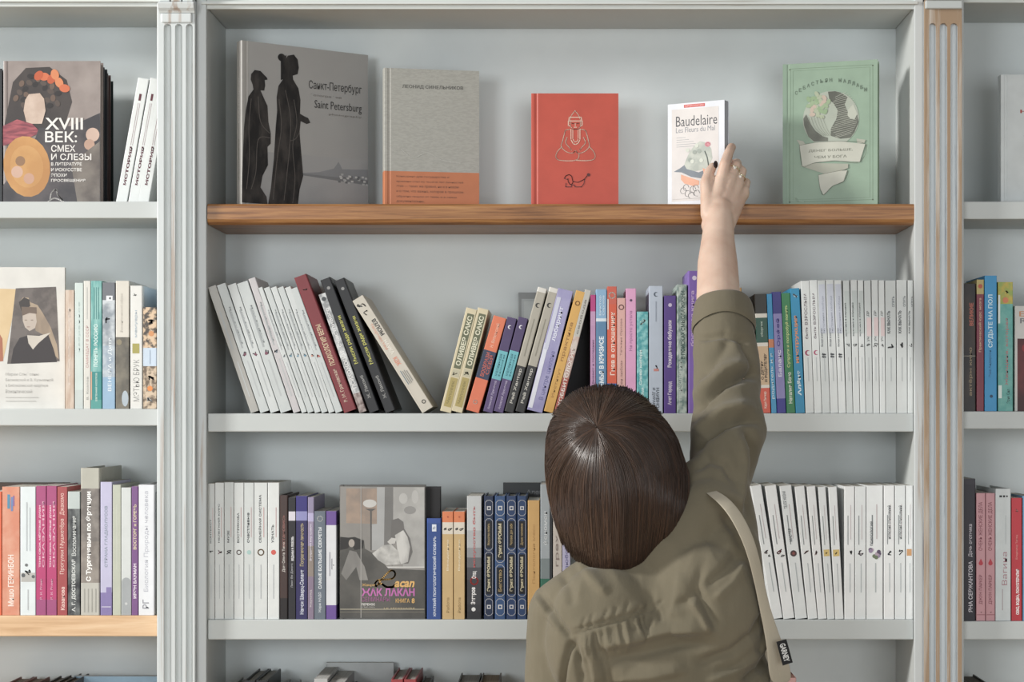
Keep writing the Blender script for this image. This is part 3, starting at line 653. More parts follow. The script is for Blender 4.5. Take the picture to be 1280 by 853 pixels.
for xb, lab in ((1220.4, 'dusty pink book with a red drop, left of two alike'), (1232.4, 'dusty pink book with a red drop, right of two alike')):
    spine_book('RC', xb, 11.6, 617, lab, '#c48f96',
        [(T, 'ОЧЕНЬ ЖЕНСКИЕ ДЕЛА', .55, .93, .5, .5, '#7c3a46', 'up', .01), ('p', .45, .5, .24, '#b82a3c'), (T, 'ДЖУН ПАРКЕР', .13, .36, .5, .42, '#7c3a46', 'up', .01), ('l', .045, .05, .5, .9, '#8c4a54'), ('s', .07, .5, .12, '#8c4a54')], group='dusty pink books', d=.13)
spine_book('RC', 1244.4, 19.8, 611.5, 'thick white book with a red script title in the right bookcase', '#ccd2d3',
           [(T, 'Вагина', .27, .52, .58, .34, '#a8707c', 'up', -.005), ('l', .08, .24, .45, .04, '#a08a8e'), ('l', .58, .8, .66, .03, '#aeb4b6'), ('r', .935, .95, .25, .42, '#1e1e20'), ('r', .935, .95, .48, .62, '#1e1e20'), ('d', .943, .74, .06, '#1e1e20')], hard=True, d=.14)
spine_book('RC', 1264.6, 13.2, 623, 'red book with a bold white title in the right bookcase', '#bd2836',
           [(T, 'СЕКС, ВОДКА, ПСИХОТЕРАПИЯ', .05, .42, .6, .36, '#f0e6e4', 'up', .05), (T, 'Владимир Танец', .5, .7, .5, .24, '#d98a84'), ('s', .9, .5, .16, '#e4a09c')], d=.12)
spine_book('RC', 1278.6, 14, 620.5, 'light blue book cut by the right edge of the third shelf', '#6d9cc0', [], d=.12)

# ---- left bookcase, top row: three leaning white booklets
for i, (xb, xt, lab) in enumerate(((160.4, 190.6, 'white booklet with a dark red spine title leaning right, farthest from the pilaster'),
                                   (174.6, 204.8, 'white booklet with a dark red spine title leaning right, middle of the three'), (187.6, 217.6, 'white booklet with a dark red spine title leaning right, next to the pilaster'))):
    s = S(.03)
    spine_book('LA', xb - 2 , 14.2 if i != 1 else 13, 99.5, lab, W3,
        [(T, 'ИСТОРИЯ', .14, .45, .5, .26, '#5c2c38', 'up', .05), ('l', .46, .8, .42, .03, '#8d6068'), ('l', .46, .8, .58, .03, '#8d6068'), ('r', .82, .875, .38, .6, '#5c2430')], xt=xt - 4.5, group='white leaning booklets top left', d=.12, y=.03)
# ---- left bookcase, second row
spine_book('LB', 81.6, 11.4, 363, 'short tan speckled book right of the picture album', [(1.0, ('#b9a08c', '#cfbfb0', 90, (1, 1, .2)))], [(T, 'ПОЭЗИЯ', .2, .85, .45, .3, '#cfc0b4')], d=.12)
spine_book('LB', 93.6, 10.8, 354, 'pale mint book between the tan and the white one', [(.15, '#bfc8c6'), (1.0, '#c6d3cf')], [(T, 'избранное', .45, .85, .5, .26, '#b4c6c2')], d=.13)
spine_book('LB', 104.6, 8.8, 351.5, 'narrow cream book with faded red capitals', '#d3d2cb', [(T, 'САМИЗДАТ В СССР', .32, .65, .55, .42, '#b98a88', 'up', .01), (T, 'В. Козлов', .07, .25, .55, .3, '#9a9a96'), ('l', .7, .95, .5, .1, '#b4b4b0')], d=.135)
spine_book('LB', 113.6, 14, 351.5, 'teal checked book with white and gold lettering', [(.07, '#4d9a94'), (.29, '#2f8a88'), (1.0, ('#3a9290', '#8cc0ba', 50, (1.5, 1, .3), .42, .6))],
           [(T, 'ПОНЯТЬ РОССИЮ', .33, .66, .45, .36, '#dff0ec', 'up', .01), (T, 'ЕВГЕНИЙ КОЗЛОВ', .06, .28, .48, .2, '#cfe4d8'), ('r', .07, .29, .0, .10, '#d8a98a'), ('l', .7, .95, .3, .05, '#2c7a7a'), ('l', .7, .95, .5, .05, '#2c7a7a'), ('l', .7, .95, .7, .05, '#2c7a7a')], d=.13)
spine_book('LB', 128.2, 16, 353.5, 'blue-grey photo spine with white lettering', [(.25, '#8fb0cc'), (.5, ('#93a3b4', '#b9c4cc', 60)), (.86, ('#8a939c', '#c3cacf', 50)), (1.0, '#6c6f76')],
           [(T, 'ВЕНЕРА и Дитя', .14, .56, .6, .34, '#e4ecf2', 'up', .0), ('r', .855, .895, .3, .8, '#e8ecee'), ('d', .875, .6, .1, '#6c6f76'), ('s', .7, .5, .3, '#7f8890')], d=.13)
spine_book('LB', 144.8, 17, 351.5, 'cream book with a dark photo on the lower half of its spine', [(.56, ('#7c7668', '#5a564e', 30)), (1.0, '#d2cdc2')],
           [(T, 'Романтический образ', .60, .9, .45, .26, '#b4aea4', 'up', 0), ('d', .52, .25, .2, '#8a8068', 1.1), ('d', .08, .7, .25, '#a9b6c0', 2.4)], d=.13)
spine_book('LB', 162.8, 15.6, 357.5, 'white book with an olive square and grey lettering low on its spine', '#d8d8d4',
           [(T, 'МЭТЬЮ БРУК', .06, .40, .5, .5, '#8a8a88', 'up', -.005), ('r', .45, .53, .18, .75, '#a29a4c'), (T, 'мемуары', .58, .80, .5, .22, '#9fb0bc'), ('s', .93, .4, .16, '#6c6c6a')], hard=True, d=.135)
spine_book('LB', 179, 17.4, 384.5, 'short spotted brown and black spine with a pale blue band', [(.42, ('#6c5c4c', '#c9b49a', 110, (1, 1, 1), .42, .55)), (.6, '#bccbdc'), (1.0, ('#4c443e', '#d0b494', 110, (1, 1, 1), .42, .55))],
           [('d', .2 + .0, .5, .2, '#d8843c'), ('d', .74, .6, .2, '#c98a54'), ('s', .1, .5, .25, '#dfe3e6'), ('s', .86, .5, .3, '#26282c'), ('s', .30, .5, .3, '#26282c'), ('l', .44, .58, .5, .05, '#93a4b8')], d=.11)
spine_book('LB', 197, 3.6, 352, 'sliver of a light blue book beside the left pilaster', '#8fb8d8', [], d=.12, y=.014)
# ---- left bookcase, third row
spine_book('LC', -14, 16.4, 615, 'bright orange book cut by the left edge', '#e0683e', [], d=.12)
spine_book('LC', 2.7, 22.4, 609, 'wide salmon orange book with white lettering near the left edge', [(1.0, ('#cf8468', '#d69a80', 30))],
           [(T, 'Мишо ГЕРИНБОН', .07, .47, .5, .34, '#f0e0d6', 'up', .02), ('r', .83, .94, .3, .45, '#4c8cac'), ('r', .81, .92, .5, .62, '#6c84b4'), ('r', .85, .93, .62, .7, '#8a6a9c')], d=.13)
spine_book('LC', 25.4, 19.6, 609, 'white book with a grey flower sketch on its spine', '#d6dfe2',
           [('r', .26, .33, .05, .95, '#b3b2ae'), ('s', .34, .5, .26, '#4c4f50'), ('d', .31, .2, .13, '#5c6062'), ('d', .30, .85, .11, '#5c6062'), ('d', .39, .4, .1, '#6c7072'), ('l', .5, .88, .42, .07, '#b4bcc0'), ('l', .5, .84, .62, .05, '#bcc4c8'), ('l', .04, .2, .5, .07, '#b9bfc2')], d=.13)
for xb, lab in ((45.2, 'magenta book with dense pink-white lettering, left of two alike'), (58.4, 'magenta book with dense pink-white lettering, right of two alike')):
    spine_book('LC', xb, 12.8, 608, lab, [(.12, '#a04c7c'), (.85, '#b83c72'), (1.0, '#a8487a')],
        [(T, 'ТЕНИ СВОИ, МЁРТВЫЕ ДУШИ', .37, .85, .36, .24, '#ecc8d6', 'up', .03), (T, 'СКАЗАНИЯ', .37, .88, .72, .22, '#e0aac0', 'up', .02), (T, 'Я. И. Яглин', .12, .28, .5, .22, '#dca6bc')], group='magenta books', d=.13)
spine_book('LC', 71.6, 12.8, 609, 'brick red book with crowded white script', '#a64a4c',
           [(T, 'Прогулки Мушкетёра', .32, .75, .5, .5, '#eac8c0', 'up', .0), (T, 'Казанова', .04, .22, .55, .4, '#eac8c0', 'up', .02), (T, 'Джакомо', .78, .95, .5, .5, '#e4b8b0')], d=.125)
spine_book('LC', 84.8, 15.6, 615, 'black and white photo spine with white script, right of the brick red one', [(.86, ('#34363a', '#6f7474', 70, (1, 1, .5))), (1.0, '#b9c4c2')],
           [(T, 'А. Г. ДОСТОЕВСКАЯ', .03, .45, .5, .36, '#dfe2e0', 'up', .02), (T, 'Воспоминания', .48, .80, .5, .36, '#d2d6d4', 'up', .01)], d=.125)
spine_book('LC', 101, 24, 585.5, 'tallest book on the left third shelf, grey photo spine with bold white title', [(.22, '#b9b8b0'), (.5, ('#7c746e', '#968e86', 40)), (.86, ('#706a66', '#8d8680', 40)), (1.0, '#b3b2a6')],
           [(T, 'С Тургеневым по Франции', .23, .84, .44, .34, '#f0f0ee', 'up', .04), ('l', .02, .18, .2, .05, '#9c9b94'), ('l', .02, .18, .4, .05, '#9c9b94'), ('l', .02, .18, .6, .05, '#9c9b94'), ('l', .02, .18, .8, .05, '#9c9b94')], d=.15, hard=True)
spine_book('LC', 125.6, 14.8, 603, 'lavender book with a deeper purple foot', [(.17, '#8478ac'), (1.0, '#bdbbd8')], [(T, 'СТРАНА ГЛАДИОЛУСОВ', .36, .82, .5, .3, '#8c98a8', 'up', .02), ('l', .06, .065, .5, .8, '#dedbe8'), ('r', .17, .21, .5, .96, '#8478ac')], d=.13)
spine_book('LC', 141, 10.4, 606.5, 'narrow pale green-grey book right of the lavender one', '#b9beae', [('l', .35, .85, .5, .05, '#d8dacf')], d=.13)
spine_book('LC', 151.6, 12.6, 610, 'greyish white book with a grey arch at its foot', '#ccd1d0', [('r', .0, .26, .05, .95, '#a0a5a8'), ('d', .26, .5, .45, '#a0a5a8'), ('d', .09, .5, .14, '#c0c4c4')], d=.125)
spine_book('LC', 164.6, 8.2, 608.5, 'thin purple book with a yellow and white title', '#7a5288', [(T, 'ВОСТОРГ и ГОРЕЧЬ', .51, .86, .5, .5, '#d3c6a8', 'up', .03), (T, 'ИРЭН БАУМАН', .13, .40, .5, .5, '#e4dae6', 'up', .03)], d=.12)
spine_book('LC', 173.2, 20.4, 606.5, 'wide white hardback with faint grey script beside the left pilaster', '#dcdfe4', [(T, 'Биология Природы человека', .18, .95, .5, .34, '#aeb0bc', 'up', -.005), (T, 'РГ', .05, .12, .45, .4, '#8d8f98')], d=.13, hard=True)
spine_book('LC', 194.2, 6, 616, 'narrow grey-green book touching the left pilaster', '#a9b2b0', [], d=.12, y=.014)

# ================================================================ books with the front cover outwards
# ---- top shelf: photograph album of two statues
root, Wc, Hc, tw = face_book('A', 302, .002, 460, .128, 50.5, .019, 'large grey photo album with two dark statues on its cover', [(1.0, '#a3a19d')], True)
p = Print(); U = lambda x: x * Wc; V = lambda y: y * Hc
p.rect(0.012, V(.30), Wc, Hc, ('#a5a4a2', '#9a9998', 3)); p.rect(.012, 0, Wc, V(.33), ('#8f8f90', '#9c9c9c', 8))
p.poly([(U(.44), V(.215)), (U(.6), V(.23)), (U(.72), V(.26)), (U(.76), V(.305)), (U(.79), V(.26)), (U(1), V(.27)), (U(1), V(.20)), (U(.44), V(.205))], '#85878a')
p.poly([(U(.44), V(.205)), (U(1), V(.17)), (U(1), V(.2)), (U(.44), V(.215))], '#77797b')
rr = random.Random(3)
for _ in range(26):
    x = rr.uniform(.74, .98); y = .195 + rr.uniform(-.02, .03) - (x - .74) * .06
    p.rect(U(x), V(y), U(x + .02), V(y + .012), rr.choice(['#a9aaaa', '#6c6e70', '#bcbcba']))
statdk = ('#1f1e1f', '#3f3b39', 60, (1, 1, .4), .4, .66)
Q = lambda pts: [(U((x - 80) / 560), V(1 - (y - 40 - (x - 80) * .12) / (728 - (x - 80) * .12))) for x, y in pts]
# right-hand statue (taller, turned to the right)
p.poly(Q([(193, 762), (205, 690), (218, 560), (226, 420), (232, 350), (230, 290), (238, 240), (262, 205), (256, 170), (262, 140), (278, 108), (305, 103), (322, 125), (327, 160), (322, 188), (300, 195), (302, 212), (325, 250), (334, 300), (332, 360), (350, 370), (368, 378), (378, 398), (362, 404), (335, 392), (330, 440), (335, 500), (343, 590), (346, 630), (330, 690), (322, 762)]), statdk)
p.disc(*Q([(252, 116)])[0], U(.030), V(.024), statdk)
p.poly(Q([(248, 128), (272, 104), (275, 205), (248, 215)]), statdk)
# left-hand statue (helmeted)
p.poly(Q([(80, 762), (82, 640), (86, 520), (90, 420), (98, 350), (108, 290), (130, 258), (126, 236), (118, 215), (120, 190), (135, 172), (160, 176), (188, 206), (190, 214), (178, 216), (180, 240), (176, 262), (160, 262), (172, 290), (190, 330), (194, 400), (204, 450), (204, 495), (190, 510), (192, 590), (168, 640), (160, 690), (186, 730), (190, 762)]), statdk)
for pts in ([(240, 300), (250, 420), (232, 560), (214, 740)], [(268, 260), (290, 380), (285, 520), (262, 740)], [(305, 300), (318, 400), (300, 500), (310, 640), (300, 750)], [(330, 440), (312, 470), (288, 480)],
            [(120, 300), (110, 420), (112, 560), (100, 700)], [(150, 290), (160, 400), (200, 450)], [(200, 470), (150, 480), (140, 620), (120, 700)]):
    p.curve(Q(pts), .0012, '#5a5552')
p.text('Санкт-Петербург', U(.52), V(.735), U(.945), V(.80), '#3f3e3e', 'h', 0)
p.text('фотография', U(.525), V(.70), U(.78), V(.716), '#77736e', 'h', 0)
p.text('Saint Petersburg', U(.565), V(.615), U(.945), V(.68), '#3f3e3e', 'h', 0)
p.text('photography', U(.68), V(.59), U(.945), V(.605), '#77736e', 'h', 0)
cover_print(p, root, tw)
p = Print(); p.text('Санкт-Петербург', tw * .35, Hc * .5, tw * .65, Hc * .78, '#cfcdc8', 'up', .02); p.text('фотографии', tw * .4, Hc * .15, tw * .6, Hc * .4, '#8d8c80', 'up'); p.build('spine_print', root, lambda u, v, l: (u, -l, v))
# ---- grey book with the orange foot
root, Wc, Hc, tw = face_book('A', 480, .052, 599, .082, 85, .022, 'grey cloth-look book with an orange strip across its foot', [(.262, '#c2754a'), (1.0, ('#9f9f98', '#a9a9a2', 160, (1, 1, 4)))], True)
p = Print()
p.text('ЛЕОНИД СИНЕЛЬНИКОВ', U(.19), V(.855), U(.83), V(.885), '#5c5c58', 'h', .02)
for i, (s, e) in enumerate((('Конкурент для государства и', .68), ('времени стал из тысячи лет личностей', .83), ('этих — таких же правил, но и в новом', .78), ('и о том, что важно, которое в прошлом', .83), ('обратно пошли от темы и в связи', .76), ('документальны.', .42))):
    p.text(s, U(.13), V(.215 - i * .036), U(e), V(.233 - i * .036), '#6d4634', 'h', 0)
p.curve([(U(.18), V(.42)), (U(.3), V(.36)), (U(.45), V(.4)), (U(.6), V(.35)), (U(.8), V(.33))], .0012, '#b9b9b2')
cover_print(p, root, tw)
# ---- red book with line drawings
root, Wc, Hc, tw = face_book('A', 664, .05, 773, .05, 117, .02, 'red cloth book with a white line drawing of a seated figure', [(1.0, '#bf4c3a')], True, pages='#a84434')
p = Print(); w0 = .0011; cr = '#e3cdb8'
Q = lambda pts: [(U((x - 82) / 390), V(1 - (y - 205) / 490)) for x, y in pts]
p.curve(Q([(278, 280), (262, 300), (256, 320)]), w0, cr); p.curve(Q([(278, 280), (294, 300), (302, 320)]), w0, cr)
p.line(Q([(252, 308), (306, 308), (308, 324), (250, 324)]), w0, cr, True)
p.line(Q([(248, 324), (248, 345), (256, 345)]), w0, cr); p.line(Q([(310, 324), (310, 345), (302, 345)]), w0, cr)
p.curve(Q([(256, 324), (257, 345), (268, 358), (280, 360), (292, 358), (302, 345), (303, 324)]), w0, cr)
p.curve(Q([(262, 332), (268, 336), (274, 333)]), w0 * .8, cr); p.curve(Q([(284, 333), (290, 336), (297, 332)]), w0 * .8, cr); p.line(Q([(279, 334), (279, 346)]), w0 * .8, cr); p.line(Q([(273, 351), (286, 351)]), w0 * .8, cr)
p.curve(Q([(256, 360), (236, 364), (230, 380), (222, 410), (216, 432), (232, 452), (255, 462), (272, 460), (276, 452)]), w0, cr)
p.curve(Q([(302, 360), (322, 364), (330, 380), (338, 410), (342, 432), (326, 452), (304, 462), (288, 462), (282, 452)]), w0, cr)
p.curve(Q([(242, 395), (236, 418), (252, 438), (262, 450)]), w0, cr); p.curve(Q([(316, 395), (324, 418), (308, 438), (298, 450)]), w0, cr)
p.line(Q([(260, 360), (260, 405), (270, 422), (280, 426), (292, 420), (300, 405), (300, 360)]), w0, cr); p.line(Q([(268, 362), (268, 400), (276, 415), (288, 412), (292, 400), (292, 362)]), w0 * .8, cr)
p.curve(Q([(218, 436), (200, 455), (192, 475), (200, 490), (225, 495), (270, 495), (292, 486), (296, 466)]), w0, cr)
p.curve(Q([(342, 436), (360, 455), (368, 475), (360, 490), (330, 495), (285, 494)]), w0, cr)
dk = '#55282a'
p.curve(Q([(230, 572), (238, 560), (252, 556), (262, 562), (266, 575), (268, 590), (258, 598), (248, 586), (246, 572)]), w0, dk)
p.line(Q([(230, 572), (244, 576)]), w0, dk)
p.curve(Q([(268, 584), (290, 588), (310, 580), (322, 572), (332, 560)]), w0, dk); p.disc(*Q([(338, 556)])[0], .0026, .0026, dk)
p.line(Q([(238, 592), (236, 608), (262, 608), (262, 600), (276, 600), (278, 608), (306, 608), (318, 594), (322, 572)]), w0, dk)
cover_print(p, root, tw)
# ---- small white paperback being pulled off the shelf
root, Wc, Hc, tw = face_book('A', 834.5, .052, 905.6, .004, 125, .016, 'small white paperback of poems being gripped by the raised hand', [(1.0, '#d6dae2')], False, '#b9bcc6', at='r')
baud = root
p = Print(); Q = lambda pts: [(U((x - 50) / 412), V(1 - (y - 85 + (x - 50) * .08) / 745)) for x, y in pts]
p.poly([(U(.075), V(.05)), (U(.90), V(.05)), (U(.90), V(.945)), (U(.075), V(.945))], '#d0cbc9')
p.rect(U(.29), V(.955), U(.66), V(.985), '#c2504c'); p.text('МИРОВАЯ КЛАССИКА', U(.31), V(.962), U(.64), V(.978), '#e6c0bc', 'h', 0)
p.text('Baudelaire', U(.15), V(.775), U(.875), V(.875), '#3f4046', 'h', .0)
p.text('Les Fleurs du Mal', U(.15), V(.715), U(.835), V(.765), '#7c8088', 'h', 0)
for k in range(5): p.rect(U(.16), V(.665 - k * .022), U(.16 + (.16, .22, .3, .34, .36)[k]), V(.669 - k * .022), '#9a9da0')
p.poly([(U(.17 + a), V(b)) for a, b in ((.10, .36), (.16, .45), (.22, .52), (.30, .58), (.40, .62), (.52, .60), (.60, .54), (.62, .45), (.56, .37), (.42, .34), (.28, .33))], ('#b9beb4', '#a3aaa2', 50))
p.poly([(U(a), V(b)) for a, b in ((.11, .34), (.22, .37), (.30, .40), (.34, .36), (.55, .32), (.66, .34), (.70, .30), (.60, .26), (.42, .28), (.25, .33))], '#737c86')
p.poly([(U(a), V(b)) for a, b in ((.24, .31), (.42, .27), (.56, .24), (.56, .20), (.46, .19), (.30, .22), (.24, .26))], '#dca184')
p.poly([(U(a), V(b)) for a, b in ((.62, .36), (.76, .32), (.78, .28), (.64, .30))], '#dca184')
p.curve([(U(a), V(b)) for a, b in ((.66, .52), (.70, .46), (.72, .40), (.73, .36))], .002, '#5c6660')
for a, b in ((.28, .15), (.36, .12), (.45, .16), (.52, .12), (.33, .18), (.42, .10), (.5, .17)): p.curve([(U(a + .05 * math.cos(t)), V(b + .03 * math.sin(t))) for t in (0, 1, 2, 3, 4, 5)], .0006, '#6c6c6e')
p.disc(U(.71), V(.585), U(.05), V(.025), '#c9828c'); p.curve([(U(.71 + .03 * math.cos(t)), V(.585 + .015 * math.sin(t))) for t in (0, 1, 2, 3, 4, 5)], .0006, '#a8485c')
p.rect(U(.09), V(.07), U(.88), V(.073), '#b3b0ae')
for i in range(2, 9): p.disc(U(.28 + .04 * i), V(.50 + .08 * math.sin(i * 1.3)), U(.035), V(.02), ('#c6cbc0', '#939c94')[i % 2])
p.rect(U(.62), V(.012), U(.9), V(.022), '#c97a70')
cover_print(p, root, tw)
# ---- green book with the globe
root, Wc, Hc, tw = face_book('A', 978.5, .066, 1097, .022, 74.5, .02, 'sage green book with a drawn globe and a paper banner', [(1.0, '#8ba38e')], True, '#8d8468', at='r')
p = Print(); Q = lambda pts: [(U((x - 14) / 520), V(1 - (y - 60 + (x - 14) * .04) / 765)) for x, y in pts]
ln = '#70866f'
p.rect(U(.0), V(0), U(.045), V(1), '#829a86')
p.line([(U(.08), V(.04)), (U(.95), V(.04)), (U(.95), V(.965)), (U(.08), V(.965))], .0007, ln, True); p.line([(U(.11), V(.055)), (U(.92), V(.055)), (U(.92), V(.95)), (U(.11), V(.95))], .0004, ln, True)
for a in (.075, .95):
    for b in (.04, .96): p.disc(U(a), V(b), .0012, .0012, '#55604e')
s = 'СЕБАСТЬЯН МАЛЛАБИ'
for i, ch in enumerate(s):
    if ch == ' ': continue
    t = R(126 - i * (72 / (len(s) - 1))); cx, cy, r_ = U(.51), V(.875) - U(.62), U(.62)
    p.text(ch, cx + r_ * math.cos(t) - .0022, cy + r_ * math.sin(t) - .003, cx + r_ * math.cos(t) + .0022, cy + r_ * math.sin(t) + .003, '#5d6f5e', 'h', .03)
gx, gy, gr = U(.51), V(.605), U(.295)
p.disc(gx, gy, gr, gr, '#a6aea0', n=40)
hat = ('#55574e', '#6c6f64', 30)
p.poly([(gx + gr * a, gy + gr * b) for a, b in ((-.1, .98), (.15, .985), (.35, .93), (.6, .75), (.5, .5), (.62, .2), (.95, .1), (.99, -.15), (.85, -.5), (.7, -.7), (.35, -.72), (.0, -.6), (.0, -.35), (.2, .0), (.25, .3), (.1, .55), (-.05, .7))], hat)
for k in range(22):
    y = -.65 + k * .07; p.line([(gx + gr * (.08 + .1 * math.sin(k)), gy + gr * (y - .05)), (gx + gr * min(.93, math.sqrt(max(0, 1 - y * y)) - .03), gy + gr * (y + .12))], .0005, '#b0b3a6')
p.poly([(gx + gr * a, gy + gr * b) for a, b in ((-.95, -.2), (-.98, .05), (-.88, .2), (-.75, -.1), (-.55, -.4), (-.3, -.6), (-.1, -.66), (-.1, -.78), (-.6, -.78), (-.8, -.6))], hat)
p.poly([(gx + gr * a, gy + gr * b) for a, b in ((.62, .3), (.8, .5), (.95, .15), (.85, -.05), (.7, -.02), (.6, .1))], '#b4b8aa')
for i in range(26): p.disc(gx - gr * (.45 + (.1 + .012 * i) * math.sin(i * 2.4)), gy + gr * (.52 + (.1 + .014 * i) * math.cos(i * 2.4)), gr * .11, gr * .07, ('#8aa37c', '#a3ad92', '#b9a898', '#93a884')[i % 4], i)
for k in range(7): p.curve([(gx - gr * (.9 - .1 * k), gy + gr * .1), (gx - gr * (.75 - .1 * k), gy - gr * .3), (gx - gr * (.35 - .06 * k), gy - gr * .6)], .0004, '#6f7466')
pap = '#bcbdb0'
p.poly(Q([(92, 462), (130, 470), (150, 500), (110, 490)]), '#a9ab9c'); p.poly(Q([(420, 455), (470, 462), (462, 480), (425, 480)]), '#a9ab9c')
p.poly(Q([(112, 600), (200, 585), (375, 588), (375, 610), (330, 630), (240, 640)]), '#a5a798')
p.poly(Q([(108, 492), (200, 476), (330, 470), (468, 484), (438, 578), (300, 572), (190, 584), (124, 602)]), pap)
p.poly(Q([(212, 648), (290, 632), (370, 622), (350, 680), (290, 706), (240, 752), (222, 720)]), pap)
p.curve(Q([(108, 492), (200, 476), (330, 470), (468, 484), (438, 578), (300, 572), (190, 584), (124, 602), (108, 492)]), .0005, '#66685c')
p.curve(Q([(212, 648), (290, 632), (370, 622), (350, 680), (290, 706), (240, 752), (222, 720), (212, 648)]), .0005, '#66685c')
a, b = Q([(158, 530), (400, 505)]); p.text('ДЕНЕГ БОЛЬШЕ,', a[0], a[1], b[0], b[1] + .0, '#77796c', 'h', .02)
a, b = Q([(190, 562), (368, 540)]); p.text('ЧЕМ У БОГА', a[0], a[1], b[0], b[1], '#77796c', 'h', .02)
p.curve(Q([(85, 770), (100, 785), (130, 790)]), .0012, '#a3b8a4')
cover_print(p, root, tw)
# ---- left bookcase, top: art book (generic stand-in picture) and copies behind it
face_book('LA', -24, .03, 2.6, .03, 86, .018, 'dark edge of a book at the extreme left of the top row', [(1.0, '#2b2c30')], True)
for xl, xr, yy, top, c, lab in ((12, 130.5, .058, 84.5, '#22252a', 'black book standing directly behind the brown art book'), (20, 135, .083, 92, '#473634', 'dark brown book standing second behind the brown art book'), (28, 138, .106, 99.5, '#15201f', 'dark book standing last behind the brown art book')):
    root, Wc, Hc, tw = face_book('LA', xl, yy, xr, yy, top, .02, lab, [(1.0, c)], True, '#3a3230', 'dark books behind the art book')
root, Wc, Hc, tw = face_book('LA', 4, .03, 125.4, .03, 76.5, .02, 'brown art book cover with an amber oval picture and white capitals', [(1.0, '#8c807c')], True)
p = Print(); Q = lambda pts: [(U((x - 15) / 450), V(1 - (y - 133) / 650)) for x, y in pts]
p.rect(.009, 0, Wc, Hc, ('#857a76', '#9a8f8a', 14))
p.poly(Q([(20, 430), (60, 230), (120, 165), (230, 160), (310, 220), (335, 320), (300, 430), (160, 470)]), ('#3d3736', '#4c4542', 12))        # dark foliage mass
for i in range(26): p.disc(*Q([(175 + 120 * math.sin(i * 2.4) * (.4 + .02 * i), 285 + 95 * math.cos(i * 2.4) * (.4 + .02 * i))])[0], U(.035), V(.018), ('#564a44', '#2f2b2b', '#6a564a')[i % 3], i)
for i, (x, y) in enumerate(((205, 205), (240, 215), (275, 232), (300, 258), (180, 200), (255, 195))): p.disc(*Q([(x, y)])[0], U(.055), V(.028), ('#c9683f', '#b8552f', '#cf7f50')[i % 3], i)   # orange blooms
p.poly(Q([(125, 420), (110, 360), (118, 310), (135, 285), (185, 280), (205, 305), (212, 360), (195, 420)]), ('#cdb9aa', '#b9a292', 25))   # pale jar
p.poly(Q([(15, 430), (80, 400), (150, 420), (190, 460), (120, 490), (15, 520)]), ('#a8545c', '#7c3c48', 40, (1, 1, 6)))
p.poly(Q([(180, 440), (330, 430), (465, 370), (465, 783), (15, 783), (15, 700), (140, 560)]), ('#3c3a3e', '#544e50', 20))
p.disc(*Q([(125, 615)])[0], U(.24), V(.215), ('#c28f50', '#b07c42', 12), 0.15); p.disc(*Q([(125, 615)])[0], U(.17), V(.15), ('#c99a5c', '#b8864a', 12), 0.15)
for x, y, q, c_ in ((80, 640, .06, '#c4a08c'), (135, 670, .055, '#b88f78'), (95, 590, .05, '#8c6a4c'), (430, 470, .07, '#c4a898'), (415, 515, .055, '#b3917e')): p.disc(*Q([(x, y)])[0], U(q), V(q * .7), c_)
p.poly(Q([(330, 600), (463, 500), (463, 783), (360, 783)]), ('#7c746c', '#5c5450', 20))
wt = '#dfdcd8'
for s, x0, x1, y0, y1 in (('XVIII', 210, 385, 447, 393), ('ВЕК:', 210, 358, 505, 455), ('СМЕХ', 238, 350, 548, 517), ('И СЛЕЗЫ', 238, 424, 586, 556), ('В ЛИТЕРАТУРЕ', 238, 380, 611, 596), ('И ИСКУССТВЕ', 238, 380, 637, 622), ('ЭПОХИ', 238, 310, 662, 647), ('ПРОСВЕЩЕНИЯ', 238, 396, 687, 672)):
    a, b = Q([(x0, y0), (x1, y1)]); p.text(s, a[0], a[1], b[0], b[1], wt, 'h', .015)
p.curve(Q([(232, 770), (240, 735), (260, 720), (268, 745), (285, 760), (290, 775)]), .002, wt); p.curve(Q([(225, 775), (255, 760), (295, 776)]), .002, wt)
cover_print(p, root, tw)
# ---- right bookcase top row: white book cut by the frame
root, Wc, Hc, tw = face_book('RA', 1251, .03, 1372, .03, 93.5, .022, 'tall white book cut by the right edge of the top shelf', [(1.0, '#c8cecf')], True)
p = Print(); p.text('НИКОЛАЙ', U(.20), V(.70), U(.85), V(.735), '#a84c44', 'h', .03); p.rect(U(.24), V(.52), U(.8), V(.53), '#8c9296'); p.rect(U(.24), V(.08), U(.8), V(.09), '#8c9296')
cover_print(p, root, tw)
# ---- right bookcase second row: white and dark red cover
root, Wc, Hc, tw = face_book('RB', 1268.4, .012, 1380, .012, 383, .02, 'front cover, white above and dark red below, cut by the right edge', [(1.0, '#c9c8c4')], False)
p = Print(); p.rect(U(.03), 0, Wc, V(.69), ('#3c1418', '#6c2426', 12)); p.text('Emigrant', U(.05), V(.885), U(.6), V(.95), '#c98a62', 'h', .01); p.text('Rhapsody', U(.06), V(.82), U(.62), V(.885), '#77787a', 'h', .01)
p.disc(U(.3), V(.5), U(.05), V(.03), '#cf6a50'); p.disc(U(.2), V(.6), U(.12), V(.06), '#8c1f24'); cover_print(p, root, tw)
